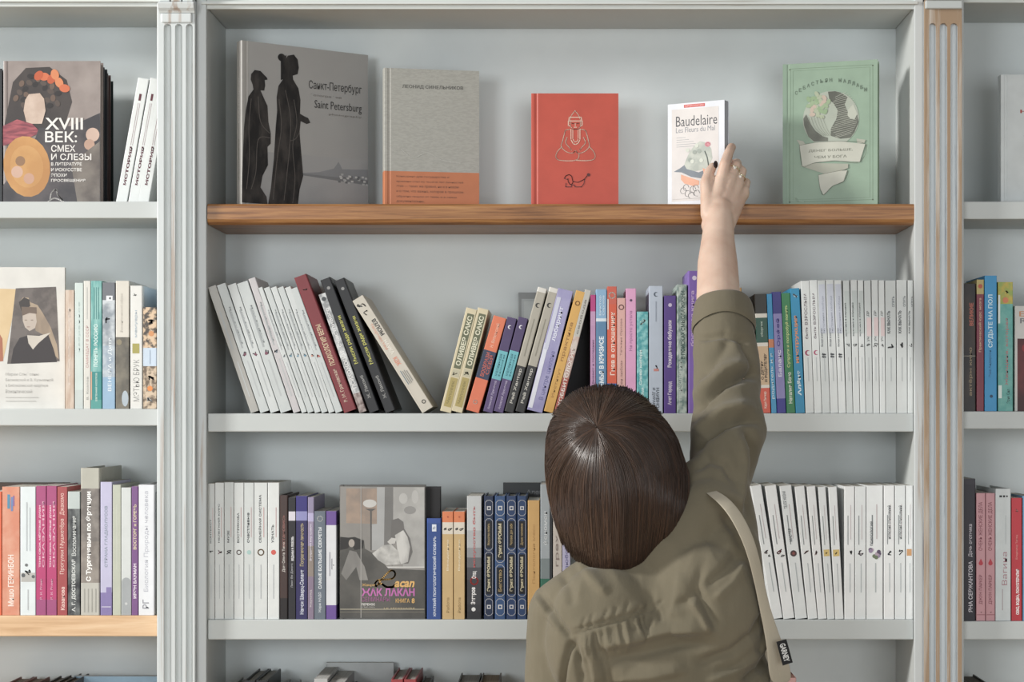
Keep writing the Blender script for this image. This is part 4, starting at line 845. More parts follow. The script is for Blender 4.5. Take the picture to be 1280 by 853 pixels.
# ---- left bookcase second row: album with two pictures
root, Wc, Hc, tw = face_book('LB', -64, .012, 81, .02, 334.6, .008, 'white album cover with an old sepia portrait at the left edge', [(1.0, '#d0cfca')], False, at='r')
p = Print(); px2 = lambda x, y: (U((x + 64) / 145.0), V(1 - (y - 334.6) / 177.0))
p.poly([px2(-60, 360), px2(19.5, 362), px2(15, 400), px2(4, 450), px2(-60, 455)], ('#d2b88c', '#c4a878', 10)); p.poly([px2(-20, 455), px2(-14, 425), px2(-4, 412), px2(3, 424), px2(4, 452)], '#a8684c')
p.poly([px2(19.6, 361), px2(70, 359), px2(74.5, 452), px2(9, 455.5)], ('#5a5350', '#6c6460', 60))
q2 = lambda pts: [px2(x / 4.49, 325 + y / 4.49) for x, y in pts]
p.poly(q2([(110, 235), (130, 212), (160, 215), (170, 240), (210, 255), (240, 300), (285, 380), (320, 480), (330, 560), (310, 540), (270, 470), (240, 420), (200, 400), (190, 330), (130, 310)]), ('#8f7e6c', '#a8957e', 40, (1, 1, .3)))
p.poly(q2([(105, 240), (135, 212), (165, 225), (170, 262), (120, 290)]), '#3c3634')
p.poly(q2([(126, 300), (200, 300), (206, 350), (196, 385), (165, 402), (140, 380), (128, 345)]), '#b9aca0')
p.disc(*q2([(145, 340)])[0], U(.012), V(.004), '#8f8074'); p.disc(*q2([(180, 340)])[0], U(.012), V(.004), '#8f8074'); p.disc(*q2([(160, 378)])[0], U(.016), V(.004), '#a08a80')
p.poly(q2([(120, 265), (205, 268), (206, 305), (165, 300), (124, 316)]), '#6c5c50')
p.poly(q2([(60, 585), (75, 500), (110, 440), (150, 428), (270, 420), (300, 500), (320, 575)]), '#352f30')
p.poly(q2([(152, 425), (220, 428), (285, 410), (215, 470), (185, 505), (160, 470)]), '#c6bfb4')
for i, (x1) in enumerate((48, 66, 60, 40)): p.text(('Марии Слыфовны', 'Беляевской и В. Кузьминой', 'в Библиотекской квартире', 'Романтический')[i], *px2(7, 471 + i * 7), *px2(x1, 466.5 + i * 7), '#a8a6a2', 'h', 0)
p.rect(*px2(7, 498), *px2(48, 497), '#b9b7b2'); p.rect(*px2(7, 502.5), *px2(45, 501.5), '#b9b7b2')
cover_print(p, root, tw)
# ---- third shelf: dark book behind, then the large seminar volume in front
face_book('C', 432, .034, 550, .034, 609.5, .03, 'black book standing behind the large grey seminar volume', [(1.0, '#232022')], True, '#4a4444')
root, Wc, Hc, tw = face_book('C', 424.4, .006, 531.4, .006, 607, .022, 'large grey book cover with pink capitals and a gold script name', [(1.0, '#5c5b58')], True, '#8d8a84')
p = Print(); Q = lambda pts: [(U((x - 20) / 510), V(1 - (y - 30) / 803)) for x, y in pts]
p.poly(Q([(24, 38), (526, 42), (526, 826), (24, 826)]), ('#86837f', '#94918d', 14))
p.poly(Q([(60, 50), (243, 50), (243, 262), (60, 258)]), ('#a08c7c', '#8d7f74', 40))
p.poly(Q([(243, 42), (290, 42), (290, 420), (210, 420), (210, 265), (243, 262)]), '#a3a4a4'); p.poly(Q([(290, 42), (340, 42), (335, 520), (285, 400)]), '#737270')
p.poly(Q([(340, 42), (526, 42), (526, 520), (400, 520), (340, 240)]), ('#9c9b98', '#aeadaa', 25))
for c_, x, y, a, b in (('#b4b3b0', 400, 110, .05, .04), ('#8a8987', 440, 180, .07, .03), ('#b4b3b0', 470, 100, .04, .05), ('#c0bfbb', 200, 140, .08, .03)): p.disc(*Q([(x, y)])[0], U(a), V(b), c_)
p.poly(Q([(172, 172), (238, 172), (212, 186), (212, 420), (204, 420), (202, 186)]), '#5a5856')
p.poly(Q([(24, 345), (70, 345), (110, 340), (165, 360), (170, 410), (240, 450), (310, 530), (526, 540), (526, 826), (24, 826)]), ('#4b4a47', '#5c5a56', 18))
p.poly(Q([(24, 340), (75, 345), (110, 342), (165, 365), (160, 410), (110, 420), (90, 380), (70, 410), (24, 420)]), '#2f2d2c'); p.disc(*Q([(92, 378)])[0], U(.035), V(.03), '#a29a92')
p.poly(Q([(30, 560), (80, 420), (120, 430), (170, 520), (190, 600), (140, 600), (120, 520), (60, 600)]), ('#787673', '#8c8a86', 30, (1, 1, .3)))
p.poly(Q([(330, 240), (370, 228), (400, 250), (405, 290), (440, 350), (455, 430), (430, 500), (380, 500), (360, 380), (325, 340)]), '#6b6967')
p.poly(Q([(350, 330), (400, 300), (425, 340), (440, 400), (428, 490), (385, 505), (365, 420), (360, 380)]), ('#c4c3bf', '#a6a5a2', 60, (1, 1, .3)))
p.poly(Q([(215, 440), (280, 390), (330, 385), (372, 430), (382, 505), (300, 510), (250, 480)]), ('#c0bfbb', '#9f9e9b', 60, (3, 1, 1)))
p.poly(Q([(305, 370), (330, 345), (360, 350), (350, 380), (320, 385)]), '#bfbdb9')
p.poly(Q([(300, 518), (526, 518), (526, 526), (310, 527)]), '#c9c8c4')
p.rect(*Q([(146, 826)])[0], *Q([(150, 38)])[0], '#a5a3a0'); p.rect(*Q([(24, 776)])[0], *Q([(526, 772)])[0], '#b3ac96'); p.rect(*Q([(24, 792)])[0], *Q([(526, 790)])[0], '#8d8878')
gd = '#dcae62'
p.curve(Q([(345, 545), (320, 545), (275, 590), (250, 625), (236, 636), (232, 620), (250, 600), (290, 596), (335, 590), (352, 565), (345, 545)]), .0026, gd); p.curve(Q([(250, 625), (270, 622), (300, 640), (335, 640), (350, 628)]), .0034, gd)
def tx(s, x0, x1, y0, y1, c_, b_=.02, sl=0.0):
    a, b = Q([(x0, y0), (x1, y1)]); p.text(s, a[0], a[1], b[0], b[1], c_, 'h', b_, sl)
tx('acan', 345, 462, 642, 605, gd, .03, .08); tx('Жакри', 155, 230, 640, 620, gd, 0)
pk = '#c069ae'
tx('ЖАК ЛАКАН', 152, 468, 695, 648, pk, .035); tx('СЕМИНАРЫ', 152, 320, 728, 700, '#a05a90', .0); tx('КНИГА', 355, 438, 735, 710, gd, .01); tx('8', 450, 468, 738, 708, gd, .02)
tx('ПЕРЕНОС', 152, 232, 752, 738, '#d6d4d0', .03); tx('(1960-1961)', 152, 230, 767, 757, '#b4b2ae', 0); tx('LE SÉMINAIRE', 285, 470, 772, 762, '#b9a880', 0)
cover_print(p, root, tw)
# ---- books at the back of the shelves
face_book('B', 648, .142, 699, .142, 366, .014, 'grey framed book cover standing at the back behind the leaning beige hardbacks', [(1.0, '#7f8385')], False)
o = [o for o in COL.objects if o.get('label', '').startswith('grey framed book')][0]
p = Print(); p.rect(.005, .006, .060, .187, '#9aa0a3'); p.rect(.009, .010, .056, .183, '#a6acae'); p.text('Письма', .02, .13, .03, .17, '#868c8f', 'up'); cover_print(p, o, .014)
root, Wc, Hc, tw = face_book('C', 629, .142, 712, .142, 604, .014, 'dark grey book cover standing at the back above the navy volumes', [(1.0, '#4a4d50')], False)
p = Print(); p.text('Александр', U(.35), V(.90), U(.9), V(.945), '#8c8f92', 'h', .01); p.text('НЕВЗОРОВ', U(.5), V(.82), U(.95), V(.87), '#7a7d80', 'h', .01); cover_print(p, root, tw)
root, *_ = face_book('LC', -30, .12, 84, .12, 604, .02, 'dark brown book standing behind the orange and magenta spines', [(1.0, '#54473f')], True)
face_book('C', 284, .142, 345, .142, 604, .012, 'pale grey book lying back behind the white run of the third shelf', [(1.0, '#8f8f8c')], False)

# ================================================================ bottom row: only the tops show at the frame's lower edge
def low(row, xb, w, top, lab, c, pg, hard=True, d=.14, y=.004, xt=None, grp='books on the lowest visible shelf'):
    return spine_book(row, xb, w, top, lab, c, [], xt=xt, hard=hard, group=grp, d=d, y=y, pages=pg)
low('D', 306, 13.5, 851.5, 'dark-covered book in the lowest row, left of a close pair', '#2b2c2e', '#a6a49f')
low('D', 320, 15, 851.5, 'dark-covered book in the lowest row, right of a close pair', '#2b2c2e', '#a6a49f')
low('D', 284, 12, 863, 'low grey book in the lowest row left of the dark pair', '#8a8b8a', '#b3b1ac')
low('D', 346, 16, 866, 'low grey book in the lowest row right of the dark pair', '#77787a', '#b3b1ac')
low('D', 393, 17, 849, 'grey-white book in the lowest row, below the framed seminar volume', '#b4b5b4', '#c3c2bf', False)
low('D', 411, 20, 854, 'grey book with pale pages, right of the grey-white one in the lowest row', '#9b9c9c', '#c3c2bf', False)
low('D', 433, 54, 868, 'wide black book laid in the lowest row between grey and red books', '#1e2024', '#4c4c4c')
low('D', 489, 15.5, 850, 'red-covered book in the lowest row, left of two', '#9c3a3e', '#b9b4ae')
low('D', 505, 16, 850, 'red-covered book in the lowest row, right of two', '#9c3a3e', '#b9b4ae')
low('D', 523, 12, 861, 'dark grey book next to the red pair in the lowest row', '#4a4644', '#8d8a86')
low('D', 571, 27, 857, 'dark-edged book with grey pages in the lowest row', '#44423f', '#a3a09b')
low('D', 599, 25, 857, 'brown-edged book with tan pages in the lowest row', '#57463c', '#9c8c7a')
face_book('D', 408, .145, 492, .145, 829, .01, 'pale grey thin book standing at the back of the lowest row', [(1.0, '#b4b8b8')], False)
low('D', 968, 28, 848, 'pink-spined book with brownish top beside the tote bag', '#c99a94', '#9c7468', False, .10)
low('LD', -6, 19, 862, 'red-brown edged book in the lowest row of the left bookcase, leftmost', '#7a4a40', '#8f8a85')
low('LD', 14, 19, 862, 'red-brown edged book in the lowest row of the left bookcase, second', '#7a4a40', '#8f8a85')
low('LD', 46, 12, 861, 'dark-edged book in the lowest row of the left bookcase, first of three', '#33302f', '#7c7773')
low('LD', 59, 12, 860, 'dark-edged book in the lowest row of the left bookcase, middle of three', '#33302f', '#7c7773')
low('LD', 72, 12, 858, 'dark-edged book in the lowest row of the left bookcase, last of three', '#33302f', '#7c7773')
face_book('LD', 92, .11, 199, .11, 846, .012, 'light blue book at the back of the lowest row of the left bookcase', [(1.0, '#93b4cc')], False)
low('RD', 1216, 26, 859, 'dark-edged book in the lowest row of the right bookcase', '#3a3634', '#77706a')
# ================================================================ the person
def skin_mat():
    m, nt, b = base_mat('skin', 0.5, 0.35)
    n = noise_node(nt, 28, (1, 1, 1), 4)
    r = ramp(nt, n.outputs['Fac'], [(0.3, rgb('#c9a793')), (0.7, rgb('#d6bba8'))])
    nt.links.new(r.outputs['Color'], b.inputs['Base Color'])
    b.inputs['Subsurface Weight'].default_value = 0.12
    b.inputs['Subsurface Radius'].default_value = (0.012, 0.005, 0.003); b.inputs['Subsurface Scale'].default_value = 1.0
    n2 = noise_node(nt, 260, (1, 1, 1), 3); bump(nt, b, n2.outputs['Fac'], 0.12, 0.0006)
    return m
def cloth_mat(name, h1, h2, weave=900, rough=0.85):
    m, nt, b = base_mat(name, rough, 0.15)
    n = noise_node(nt, 9, (1, 1, 1), 5)
    r = ramp(nt, n.outputs['Fac'], [(0.3, rgb(h1)), (0.7, rgb(h2))])
    nt.links.new(r.outputs['Color'], b.inputs['Base Color'])
    b.inputs['Sheen Weight'].default_value = 0.15
    n2 = noise_node(nt, weave, (1, 1, .4), 2); n3 = noise_node(nt, 38, (1.3, 1, .6), 4)
    ad = nt.nodes.new('ShaderNodeMath'); ad.operation = 'MULTIPLY_ADD'; ad.inputs[1].default_value = 0.12
    nt.links.new(n2.outputs['Fac'], ad.inputs[0]); nt.links.new(n3.outputs['Fac'], ad.inputs[2])
    bump(nt, b, ad.outputs[0], 0.35, 0.0035)
    return m
SKIN = skin_mat()
SHIRT = cloth_mat('olive_shirt_cloth', '#6a6351', '#746c59')
TROUS = cloth_mat('dark_trouser_cloth', '#3a3c44', '#44464e')
CANVAS = cloth_mat('tote_canvas', '#b3a994', '#c0b6a2', 600)

def sphere(bm, c, rx, ry=None, rz=None, rot=None):
    ry = rx if ry is None else ry; rz = rx if rz is None else rz
    mt = Matrix.Translation(c) @ (rot.to_4x4() if rot else Matrix.Identity(4)) @ Matrix.Diagonal((rx, ry, rz, 1))
    bmesh.ops.create_uvsphere(bm, u_segments=28, v_segments=18, radius=1, matrix=mt)
def capsule(bm, p0, r0, p1, r1, seg=24):
    p0, p1 = Vector(p0), Vector(p1); ax = (p1 - p0); L = ax.length or 1e-6; ax /= L
    u = ax.orthogonal().normalized(); v = ax.cross(u)
    rings = []
    prof = [(-r0 * math.cos(R(a)), r0 * math.sin(R(a))) for a in (15, 35, 55, 75, 90)] + [(L + r1 * math.cos(R(a)), r1 * math.sin(R(a))) for a in (90, 75, 55, 35, 15)]
    b0 = bm.verts.new(p0 - ax * r0); b1 = bm.verts.new(p1 + ax * r1)
    for t, r in prof: rings.append([bm.verts.new(p0 + ax * t + (u * math.cos(2 * math.pi * i / seg) + v * math.sin(2 * math.pi * i / seg)) * r) for i in range(seg)])
    for i in range(seg):
        j = (i + 1) % seg
        bm.faces.new((b0, rings[0][j], rings[0][i])); bm.faces.new((b1, rings[-1][i], rings[-1][j]))
        for a, b in zip(rings[:-1], rings[1:]): bm.faces.new((a[i], a[j], b[j], b[i]))
def chain(bm, pts):
    for (a, ra), (b, rb) in zip(pts[:-1], pts[1:]): capsule(bm, a, ra, b, rb)
def loft(bm, secs, seg=36, expo=2.0):
    """secs: (centre, half width along x, half depth) stacked rings, perpendicular to the path in the yz direction"""
    rings = []
    for i, (c, rx, ry) in enumerate(secs):
        c = Vector(c); a = Vector(secs[max(0, i - 1)][0]); b = Vector(secs[min(len(secs) - 1, i + 1)][0])
        t = (b - a).normalized(); ux = Vector((1, 0, 0)); ux = (ux - t * ux.dot(t)).normalized(); uy = t.cross(ux)
        ring = []
        for k in range(seg):
            th = 2 * math.pi * k / seg; cs, sn = math.cos(th), math.sin(th)
            cs = math.copysign(abs(cs) ** (2 / expo), cs); sn = math.copysign(abs(sn) ** (2 / expo), sn)
            ring.append(bm.verts.new(c + ux * rx * cs + uy * ry * sn))
        rings.append(ring)
    bm.faces.new(rings[0]); bm.faces.new(rings[-1][::-1])
    for a, b in zip(rings[:-1], rings[1:]):
        for k in range(seg): bm.faces.new((a[k], b[k], b[(k + 1) % seg], a[(k + 1) % seg]))
    bmesh.ops.recalc_face_normals(bm, faces=bm.faces[:])
def melt(bm, voxel, smooth=4, factor=0.5):
    """fuse overlapping volumes into one continuous skin"""
    bmesh.ops.recalc_face_normals(bm, faces=bm.faces[:])
    me = bpy.data.meshes.new('tmp'); bm.to_mesh(me); bm.free()
    o = bpy.data.objects.new('tmp', me); COL.objects.link(o)
    m = o.modifiers.new('r', 'REMESH'); m.mode = 'VOXEL'; m.voxel_size = voxel; m.use_smooth_shade = True
    if smooth:
        s = o.modifiers.new('s', 'SMOOTH'); s.factor = factor; s.iterations = smooth
    out = bpy.data.meshes.new_from_object(o.evaluated_get(bpy.context.evaluated_depsgraph_get()))
    bpy.data.objects.remove(o); bpy.data.meshes.remove(me)
    return out
def finish(name, me, mat, parent):
    me.name = name; me.materials.clear(); me.materials.append(mat)
    for p in me.polygons: p.use_smooth = True
    return link(bpy.data.objects.new(name, me), parent)
def proj(co):
    s = (DIST + co.y) / F
    return CX + co.x / s, CY - (co.z - CAMZ) / s

YT = -0.38
person = empty('person', (P(800, 853, YT).x, YT, 0))
tag(person, 'person with a brown bob in an olive shirt reaching up to the top shelf', 'person')
PINV = Matrix.Translation(-Vector(person.location))
def own(o):
    o.data.transform(PINV); o.parent = person; return o

# ---- body: torso core, neck, head with face, arms, hands, legs in one skin
def limb(pts): return [(P(x, y, d), r) for x, y, d, r in pts]
hand = [  # right hand, seen from its back; thumb on the left
    limb([(898, 372, -.135, .033), (897, 330, -.095, .0305), (897.5, 300, -.066, .0255), (898, 284, -.052, .0235)]),
]
def build_hand(bm):
    # palm: wedge of capsules from the wrist to the four knuckles
    wr = P(897.5, 282, -.050)
    kn = [(P(901.5, 226, -.026), .0098), (P(912.5, 223, -.020), .0098), (P(922, 229, -.012), .0092), (P(929.5, 239, -.002), .0085)]
    for (k, r), off in zip(kn, (-.011, -.004, .004, .011)):
        capsule(bm, wr + Vector((off, 0.001, 0)), .0150, k, r + .0012)
    capsule(bm, P(897.5, 310, -.074), .0262, P(900, 262, -.040), .0200)
    capsule(bm, P(886, 268, -.046), .013, P(884.5, 244, -.034), .0115)      # ball of the thumb
    capsule(bm, P(886, 262, -.042), .013, P(900, 240, -.032), .012)
    capsule(bm, P(908, 266, -.040), .0155, P(924, 246, -.010), .0118)       # outer edge of the hand
    capsule(bm, P(912, 262, -.030), .0130, P(929, 243, -.004), .0100)
    # index: up along the fore-edge, its tip bent over the side of the book
    chain(bm, [(P(901.5, 226, -.026), .0100), (P(906, 205, -.030), .0085), (P(911, 191, -.014), .0078), (P(914.5, 184, .004), .0070)])
    chain(bm, [(P(912.5, 223, -.020), .0096), (P(919.5, 207, -.012), .0082), (P(921, 204, .010), .0076), (P(915.5, 207, .026), .0068)])
    chain(bm, [(P(922, 229, -.012), .0090), (P(927.5, 214, .000), .0078), (P(927, 213, .021), .0072), (P(920, 218, .034), .0064)])
    chain(bm, [(P(929.5, 239, -.002), .0082), (P(933, 228, .012), .0068), (P(930, 226, .028), .0062), (P(924, 230, .038), .0056)])
    # thumb: leaves the left side of the palm, pad on the front cover
    chain(bm, [(P(884.5, 246, -.036), .0110), (P(882.5, 228, -.028), .0094), (P(886.5, 216, -.018), .0082), (P(891, 208.5, -.011), .0068)])
def left_hand(bm, w, s=1.0):
    w = Vector(w)
    for i in range(4):
        k = w + Vector((.004 - .006 * i * .2, -.030 + .020 * i, -.085))
        capsule(bm, w, .017, k, .0095)
        L = (.040, .045, .042, .033)[i]
        chain(bm, [(k, .0092), (k + Vector((.006, 0, -L)), .0078), (k + Vector((.020, .001, -L - .022)), .0070), (k + Vector((.033, .002, -L - .030)), .0062)])
    chain(bm, [(w + Vector((0, .012, -.02)), .013), (w + Vector((.012, .048, -.055)), .0105), (w + Vector((.018, .058, -.085)), .0085), (w + Vector((.022, .056, -.105)), .0072)])
bm = bmesh.new()
chain(bm, hand[0])
chain(bm, limb([(898, 284, -.052, .0235), (897, 268, -.046, .020)]))
build_hand(bm)
# upper arm and forearm inside the sleeve
chain(bm, limb([(898, 372, -.135, .033), (904, 430, -.185, .033), (909, 500, -.235, .034), (905, 570, -.30, .036), (892, 660, -.365, .038)]))
# head: skull, jaw, face turned up towards the book
HC = P(775, 590, -.355)
RH = Matrix.Rotation(R(30), 3, 'X') @ Matrix.Rotation(R(0), 3, 'Z')
def HP(x, y, z): return HC + RH @ Vector((x, y, z))
sphere(bm, HC, .074, .092, .088, RH)
sphere(bm, HP(0, .035, -.050), .058, .060, .062, RH)          # jaw
sphere(bm, HP(0, .078, -.092), .020, .018, .016, RH)          # chin
capsule(bm, HP(0, .092, .012), .009, HP(0, .112, -.030), .0115)  # nose
for sx in (-1, 1):
    sphere(bm, HP(sx * .012, .103, -.033), .0085)             # nostril wings
    capsule(bm, HP(sx * .014, .084, .026), .011, HP(sx * .048, .072, .024), .010)   # brow
    sphere(bm, HP(sx * .031, .078, .004), .014, .012, .010, RH)   # closed-in eye ball and lid
    sphere(bm, HP(sx * .040, .068, -.030), .020, .020, .018, RH)  # cheek
    sphere(bm, HP(sx * .076, -.004, -.012), .008, .018, .030, RH) # ear
capsule(bm, HP(-.018, .096, -.058), .0065, HP(.018, .096, -.058), .0065); capsule(bm, HP(-.014, .094, -.069), .0072, HP(.014, .094, -.069), .0072)  # lips
chain(bm, [(HP(0, -.025, -.050), .056), (P(778, 690, -.375), .050), (P(782, 740, -.385), .056)])
# torso core
loft(bm, [(P(785, 715, YT), .06, .05), (P(800, 760, YT), .115, .07), (P(812, 830, YT), .125, .085), (P(820, 950, YT), .12, .085), (P(815, 1080, YT), .11, .08), (P(815, 1200, YT + .01), .13, .09), (P(815, 1300, YT + .01), .14, .09)])
capsule(bm, P(860, 720, YT), .042, P(890, 668, YT + .01), .038); capsule(bm, P(750, 755, YT), .034, P(708, 770, YT), .034)
LW = P(672, 1172, -.365)
chain(bm, [(P(706, 772, YT), .036), (P(698, 850, YT), .032), (P(688, 960, YT - .01), .029), (P(680, 1060, YT), .025), (LW, .020)])
left_hand(bm, LW)
# legs and feet
hipz = P(0, 1280, YT).z
for sx, yy in ((-1, .0), (1, .02)):
    hx = person.location.x + sx * .085
    chain(bm, [((hx, YT + .01, hipz), .082), ((hx, YT + yy, .52), .052), ((hx + sx * .005, YT + yy - .01, .45), .048), ((hx + sx * .005, YT + yy - .02, .30), .047), ((hx + sx * .005, YT + yy, .09), .030)])
    capsule(bm, (hx + sx * .005, YT + yy - .02, .052), .028, (hx + sx * .015, YT + yy + .12, .036), .024)
me = melt(bm, 0.0022, 5, 0.5)
own(finish('body', me, SKIN, None))
print('body verts', len(me.vertices))
# nails and rings
def oval(name, c, n, up, a, b, th, mat, parent=person):
    n = Vector(n).normalized(); up = Vector(up); up = (up - n * up.dot(n)).normalized(); u = up.cross(n)
    bm = bmesh.new(); mt = Matrix((u, up, n)).transposed().to_4x4(); mt.translation = c
    bmesh.ops.create_uvsphere(bm, u_segments=18, v_segments=10, radius=1, matrix=mt @ Matrix.Diagonal((a, b, th, 1)))
    return own(mesh_obj(name, bm, mat, None, True))
nail, nt, b = base_mat('dark_nail_varnish', 0.2, 0.5); b.inputs['Base Color'].default_value = (.012, .010, .014, 1)
o = oval('thumbnail', P(891.5, 207, -.011) + Vector((.0035, -.0050, .001)), (.62, -.75, .1), (.35, 0, 1), .0046, .0062, .0016, nail); o['label'] = 'black varnished thumbnail'
gold, nt, b = base_mat('ring_metal', 0.22, 0.5); b.inputs['Metallic'].default_value = 1; b.inputs['Base Color'].default_value = (.83, .74, .55, 1)
pearl, nt, b = base_mat('pearl', 0.2, 0.6); b.inputs['Base Color'].default_value = (.85, .82, .76, 1)
def ring(p, q, t, r):
    c = Vector(p).lerp(Vector(q), t); ax = (Vector(q) - Vector(p)).normalized(); u = ax.orthogonal().normalized(); v = ax.cross(u)
    bm = bmesh.new(); rings = []
    for i in range(28):
        a = 2 * math.pi * i / 28; d = u * math.cos(a) + v * math.sin(a)
        rings.append([bm.verts.new(c + d * (r + .0008 * math.cos(2 * math.pi * j / 8)) + ax * .0013 * math.sin(2 * math.pi * j / 8)) for j in range(8)])
    for i in range(28):
        for j in range(8): bm.faces.new((rings[i][j], rings[(i + 1) % 28][j], rings[(i + 1) % 28][(j + 1) % 8], rings[i][(j + 1) % 8]))
    bmesh.ops.recalc_face_normals(bm, faces=bm.faces[:])
    o = own(mesh_obj('finger_ring', bm, gold, None, True))
    bm = bmesh.new(); sphere(bm, c + Vector((0, -r - .0008, .0005)), .0026); s = mesh_obj('ring_stone', bm, pearl, None, True); s.data.transform(PINV); s.parent = o
ring(P(912.5, 223, -.020), P(919.5, 207, -.012), .72, .0094)
ring(P(922, 229, -.012), P(927.5, 214, .000), .45, .0092)

# ---- shirt: one cloth surface over back, shoulders and sleeves
SL = [(903, 388, -.150, 33, .040), (904.5, 410, -.168, 37, .043), (906.5, 440, -.190, 40, .046), (909.5, 470, -.212, 43, .050), (908, 500, -.240, 41, .052), (911.5, 537, -.268, 47.5, .056), (906, 570, -.296, 44, .058), (900, 605, -.325, 39.5, .060), (898, 655, -.352, 48, .064), (893, 705, -.372, 60, .070), (880, 760, -.38, 72, .075)]
TS = [(776, 700, 44, .050), (780, 722, 76, .062), (792, 748, 108, .078), (806, 778, 128, .088), (816, 810, 136, .094), (823, 853, 139, .097), (828, 920, 138, .096), (826, 1010, 132, .094), (820, 1100, 130, .094), (816, 1180, 138, .102), (816, 1260, 148, .110), (816, 1330, 152, .112)]
bm = bmesh.new()
loft(bm, [(P(x, y, d), r * S(d), ry) for x, y, d, r, ry in SL], 40)
loft(bm, [(P(x, y, YT), r * S(YT), ry) for x, y, r, ry in TS], 48, 2.3)
capsule(bm, P(748, 728, YT - .01), .040, P(708, 762, YT - .005), .046)
capsule(bm, P(835, 700, YT - .015), .050, P(888, 645, YT + .01), .054); capsule(bm, P(845, 680, YT), .045, P(884, 610, -.34), .045)
capsule(bm, P(905, 690, YT - .01), .050, P(912, 790, YT - .01), .056)
chain(bm, [(P(705, 768, YT), .050), (P(698, 850, YT), .046), (P(688, 960, YT - .01), .043), (P(680, 1060, YT), .038), (P(674, 1140, YT + .01), .033)])
sphere(bm, P(760, 800, YT - .045), .085, .055, .10); sphere(bm, P(880, 770, YT - .045), .08, .055, .10)   # shoulder blades
me = melt(bm, 0.0025, 16, 0.6)
# folds: creases in the cloth, laid along lines on the back and sleeve
FOLDS = [  # (points, width px, depth m) positive = ridge towards the viewer, negative = crease
    ([(864, 520), (880, 498), (905, 478), (935, 468), (952, 470)], 6, -.0075), ([(868, 508), (885, 487), (908, 466), (938, 456)], 8, .0065),
    ([(864, 570), (876, 548), (905, 530), (930, 524), (955, 528)], 6, -.0075), ([(866, 553), (885, 534), (908, 517), (945, 510)], 8, .007),
    ([(868, 480), (890, 455), (905, 435), (912, 420)], 8, -.004), ([(926, 420), (940, 450), (948, 478)], 6, -.004), ([(870, 425), (905, 418), (940, 426)], 4, -.004),
    ([(930, 530), (944, 560), (938, 610), (934, 650)], 7, -.006), ([(918, 540), (930, 580), (926, 640)], 8, .004), ([(862, 590), (885, 575), (905, 580), (925, 610)], 6, -.004),
    ([(712, 795), (745, 785), (785, 774), (822, 759)], 1.6, -.0024), ([(712, 786), (745, 776), (785, 765), (822, 750)], 4.5, .0016), ([(712, 790), (745, 780), (785, 769), (822, 754)], 1.2, -.0012),
    ([(672, 738), (690, 765), (706, 788), (714, 800)], 4, -.0045), ([(714, 800), (706, 830), (700, 870)], 4, -.0055), ([(668, 745), (680, 765), (700, 790)], 5, .0025),
    ([(712, 798), (722, 822), (730, 860)], 5, -.0045), ([(728, 796), (740, 828), (745, 860)], 6, .0035), ([(745, 800), (758, 840), (762, 870)], 5, -.003),
    ([(745, 810), (790, 802), (840, 790), (895, 788)], 9, .007), ([(750, 828), (800, 818), (850, 806), (900, 806)], 7, -.004), ([(760, 850), (810, 848), (860, 838)], 9, .005),
    ([(870, 735), (880, 755), (896, 790)], 5, -.005), ([(860, 748), (876, 770), (888, 792)], 5, .004), ([(880, 700), (870, 735), (862, 750), (835, 762)], 6, -.003),
    ([(900, 640), (920, 665), (930, 690)], 7, -.004), ([(928, 690), (905, 715), (880, 735)], 7, -.004), ([(932, 700), (915, 728), (890, 750)], 6, .003),
    ([(960, 760), (945, 790), (915, 815), (870, 830)], 6, -.005), ([(962, 785), (948, 815), (915, 840), (880, 852)], 6, .005), ([(963, 805), (950, 835), (925, 855)], 5, -.005), ([(964, 825), (955, 850), (940, 870)], 4, .004),
    ([(700, 712), (712, 735), (716, 760)], 6, -.003), ([(720, 700), (742, 730), (760, 745)], 7, .003), ([(812, 735), (812, 765), (800, 790)], 8, -.003), ([(850, 715), (845, 750), (838, 775)], 8, .003),
]
rf = random.Random(5)
for i in range(16):      # gathers running down from and up to the yoke seam
    x0 = 718 + i * 7 + rf.uniform(-2, 2); y0 = 796 - (x0 - 712) * .33; L_ = rf.uniform(18, 46)
    FOLDS.append(([(x0, y0 + 2), (x0 + rf.uniform(0, 3), y0 + L_ * .5), (x0 + rf.uniform(2, 8), y0 + L_)], rf.uniform(1.8, 3.2), rf.choice((-.0022, .0016))))
    if i % 2: FOLDS.append(([(x0, y0 - 3), (x0 + rf.uniform(3, 8), y0 - L_ * .5)], 2.2, -.0014))
def folds_at(x, y):
    s = 0.0
    for pts, w, a in FOLDS:
        best = 1e9; tt = 0; n = len(pts) - 1
        if not (min(p[0] for p in pts) - 4 * w < x < max(p[0] for p in pts) + 3 * w and min(p[1] for p in pts) - 3 * w < y < max(p[1] for p in pts) + 3 * w): continue
        for i in range(n):
            ax, ay = pts[i]; bx, by = pts[i + 1]; L2 = (bx - ax) ** 2 + (by - ay) ** 2
            t = max(0, min(1, ((x - ax) * (bx - ax) + (y - ay) * (by - ay)) / L2)); d = math.hypot(x - ax - t * (bx - ax), y - ay - t * (by - ay))
            if d < best: best = d; tt = (i + t) / n; sd = (bx - ax) * (y - ay) - (by - ay) * (x - ax)
        k = min(1, tt * 5 + .1, (1 - tt) * 5 + .1)
        ww = w * ((.55 if sd > 0 else 1.5) if a > 0 else 1.0)
        if pts[0][1] < 600 and pts[0][0] > 850: a = a * 1.25
        s += a * k * math.exp(-(best / ww) ** 2)
    return s * 1.55
nrm = [v.normal.copy() for v in me.vertices]
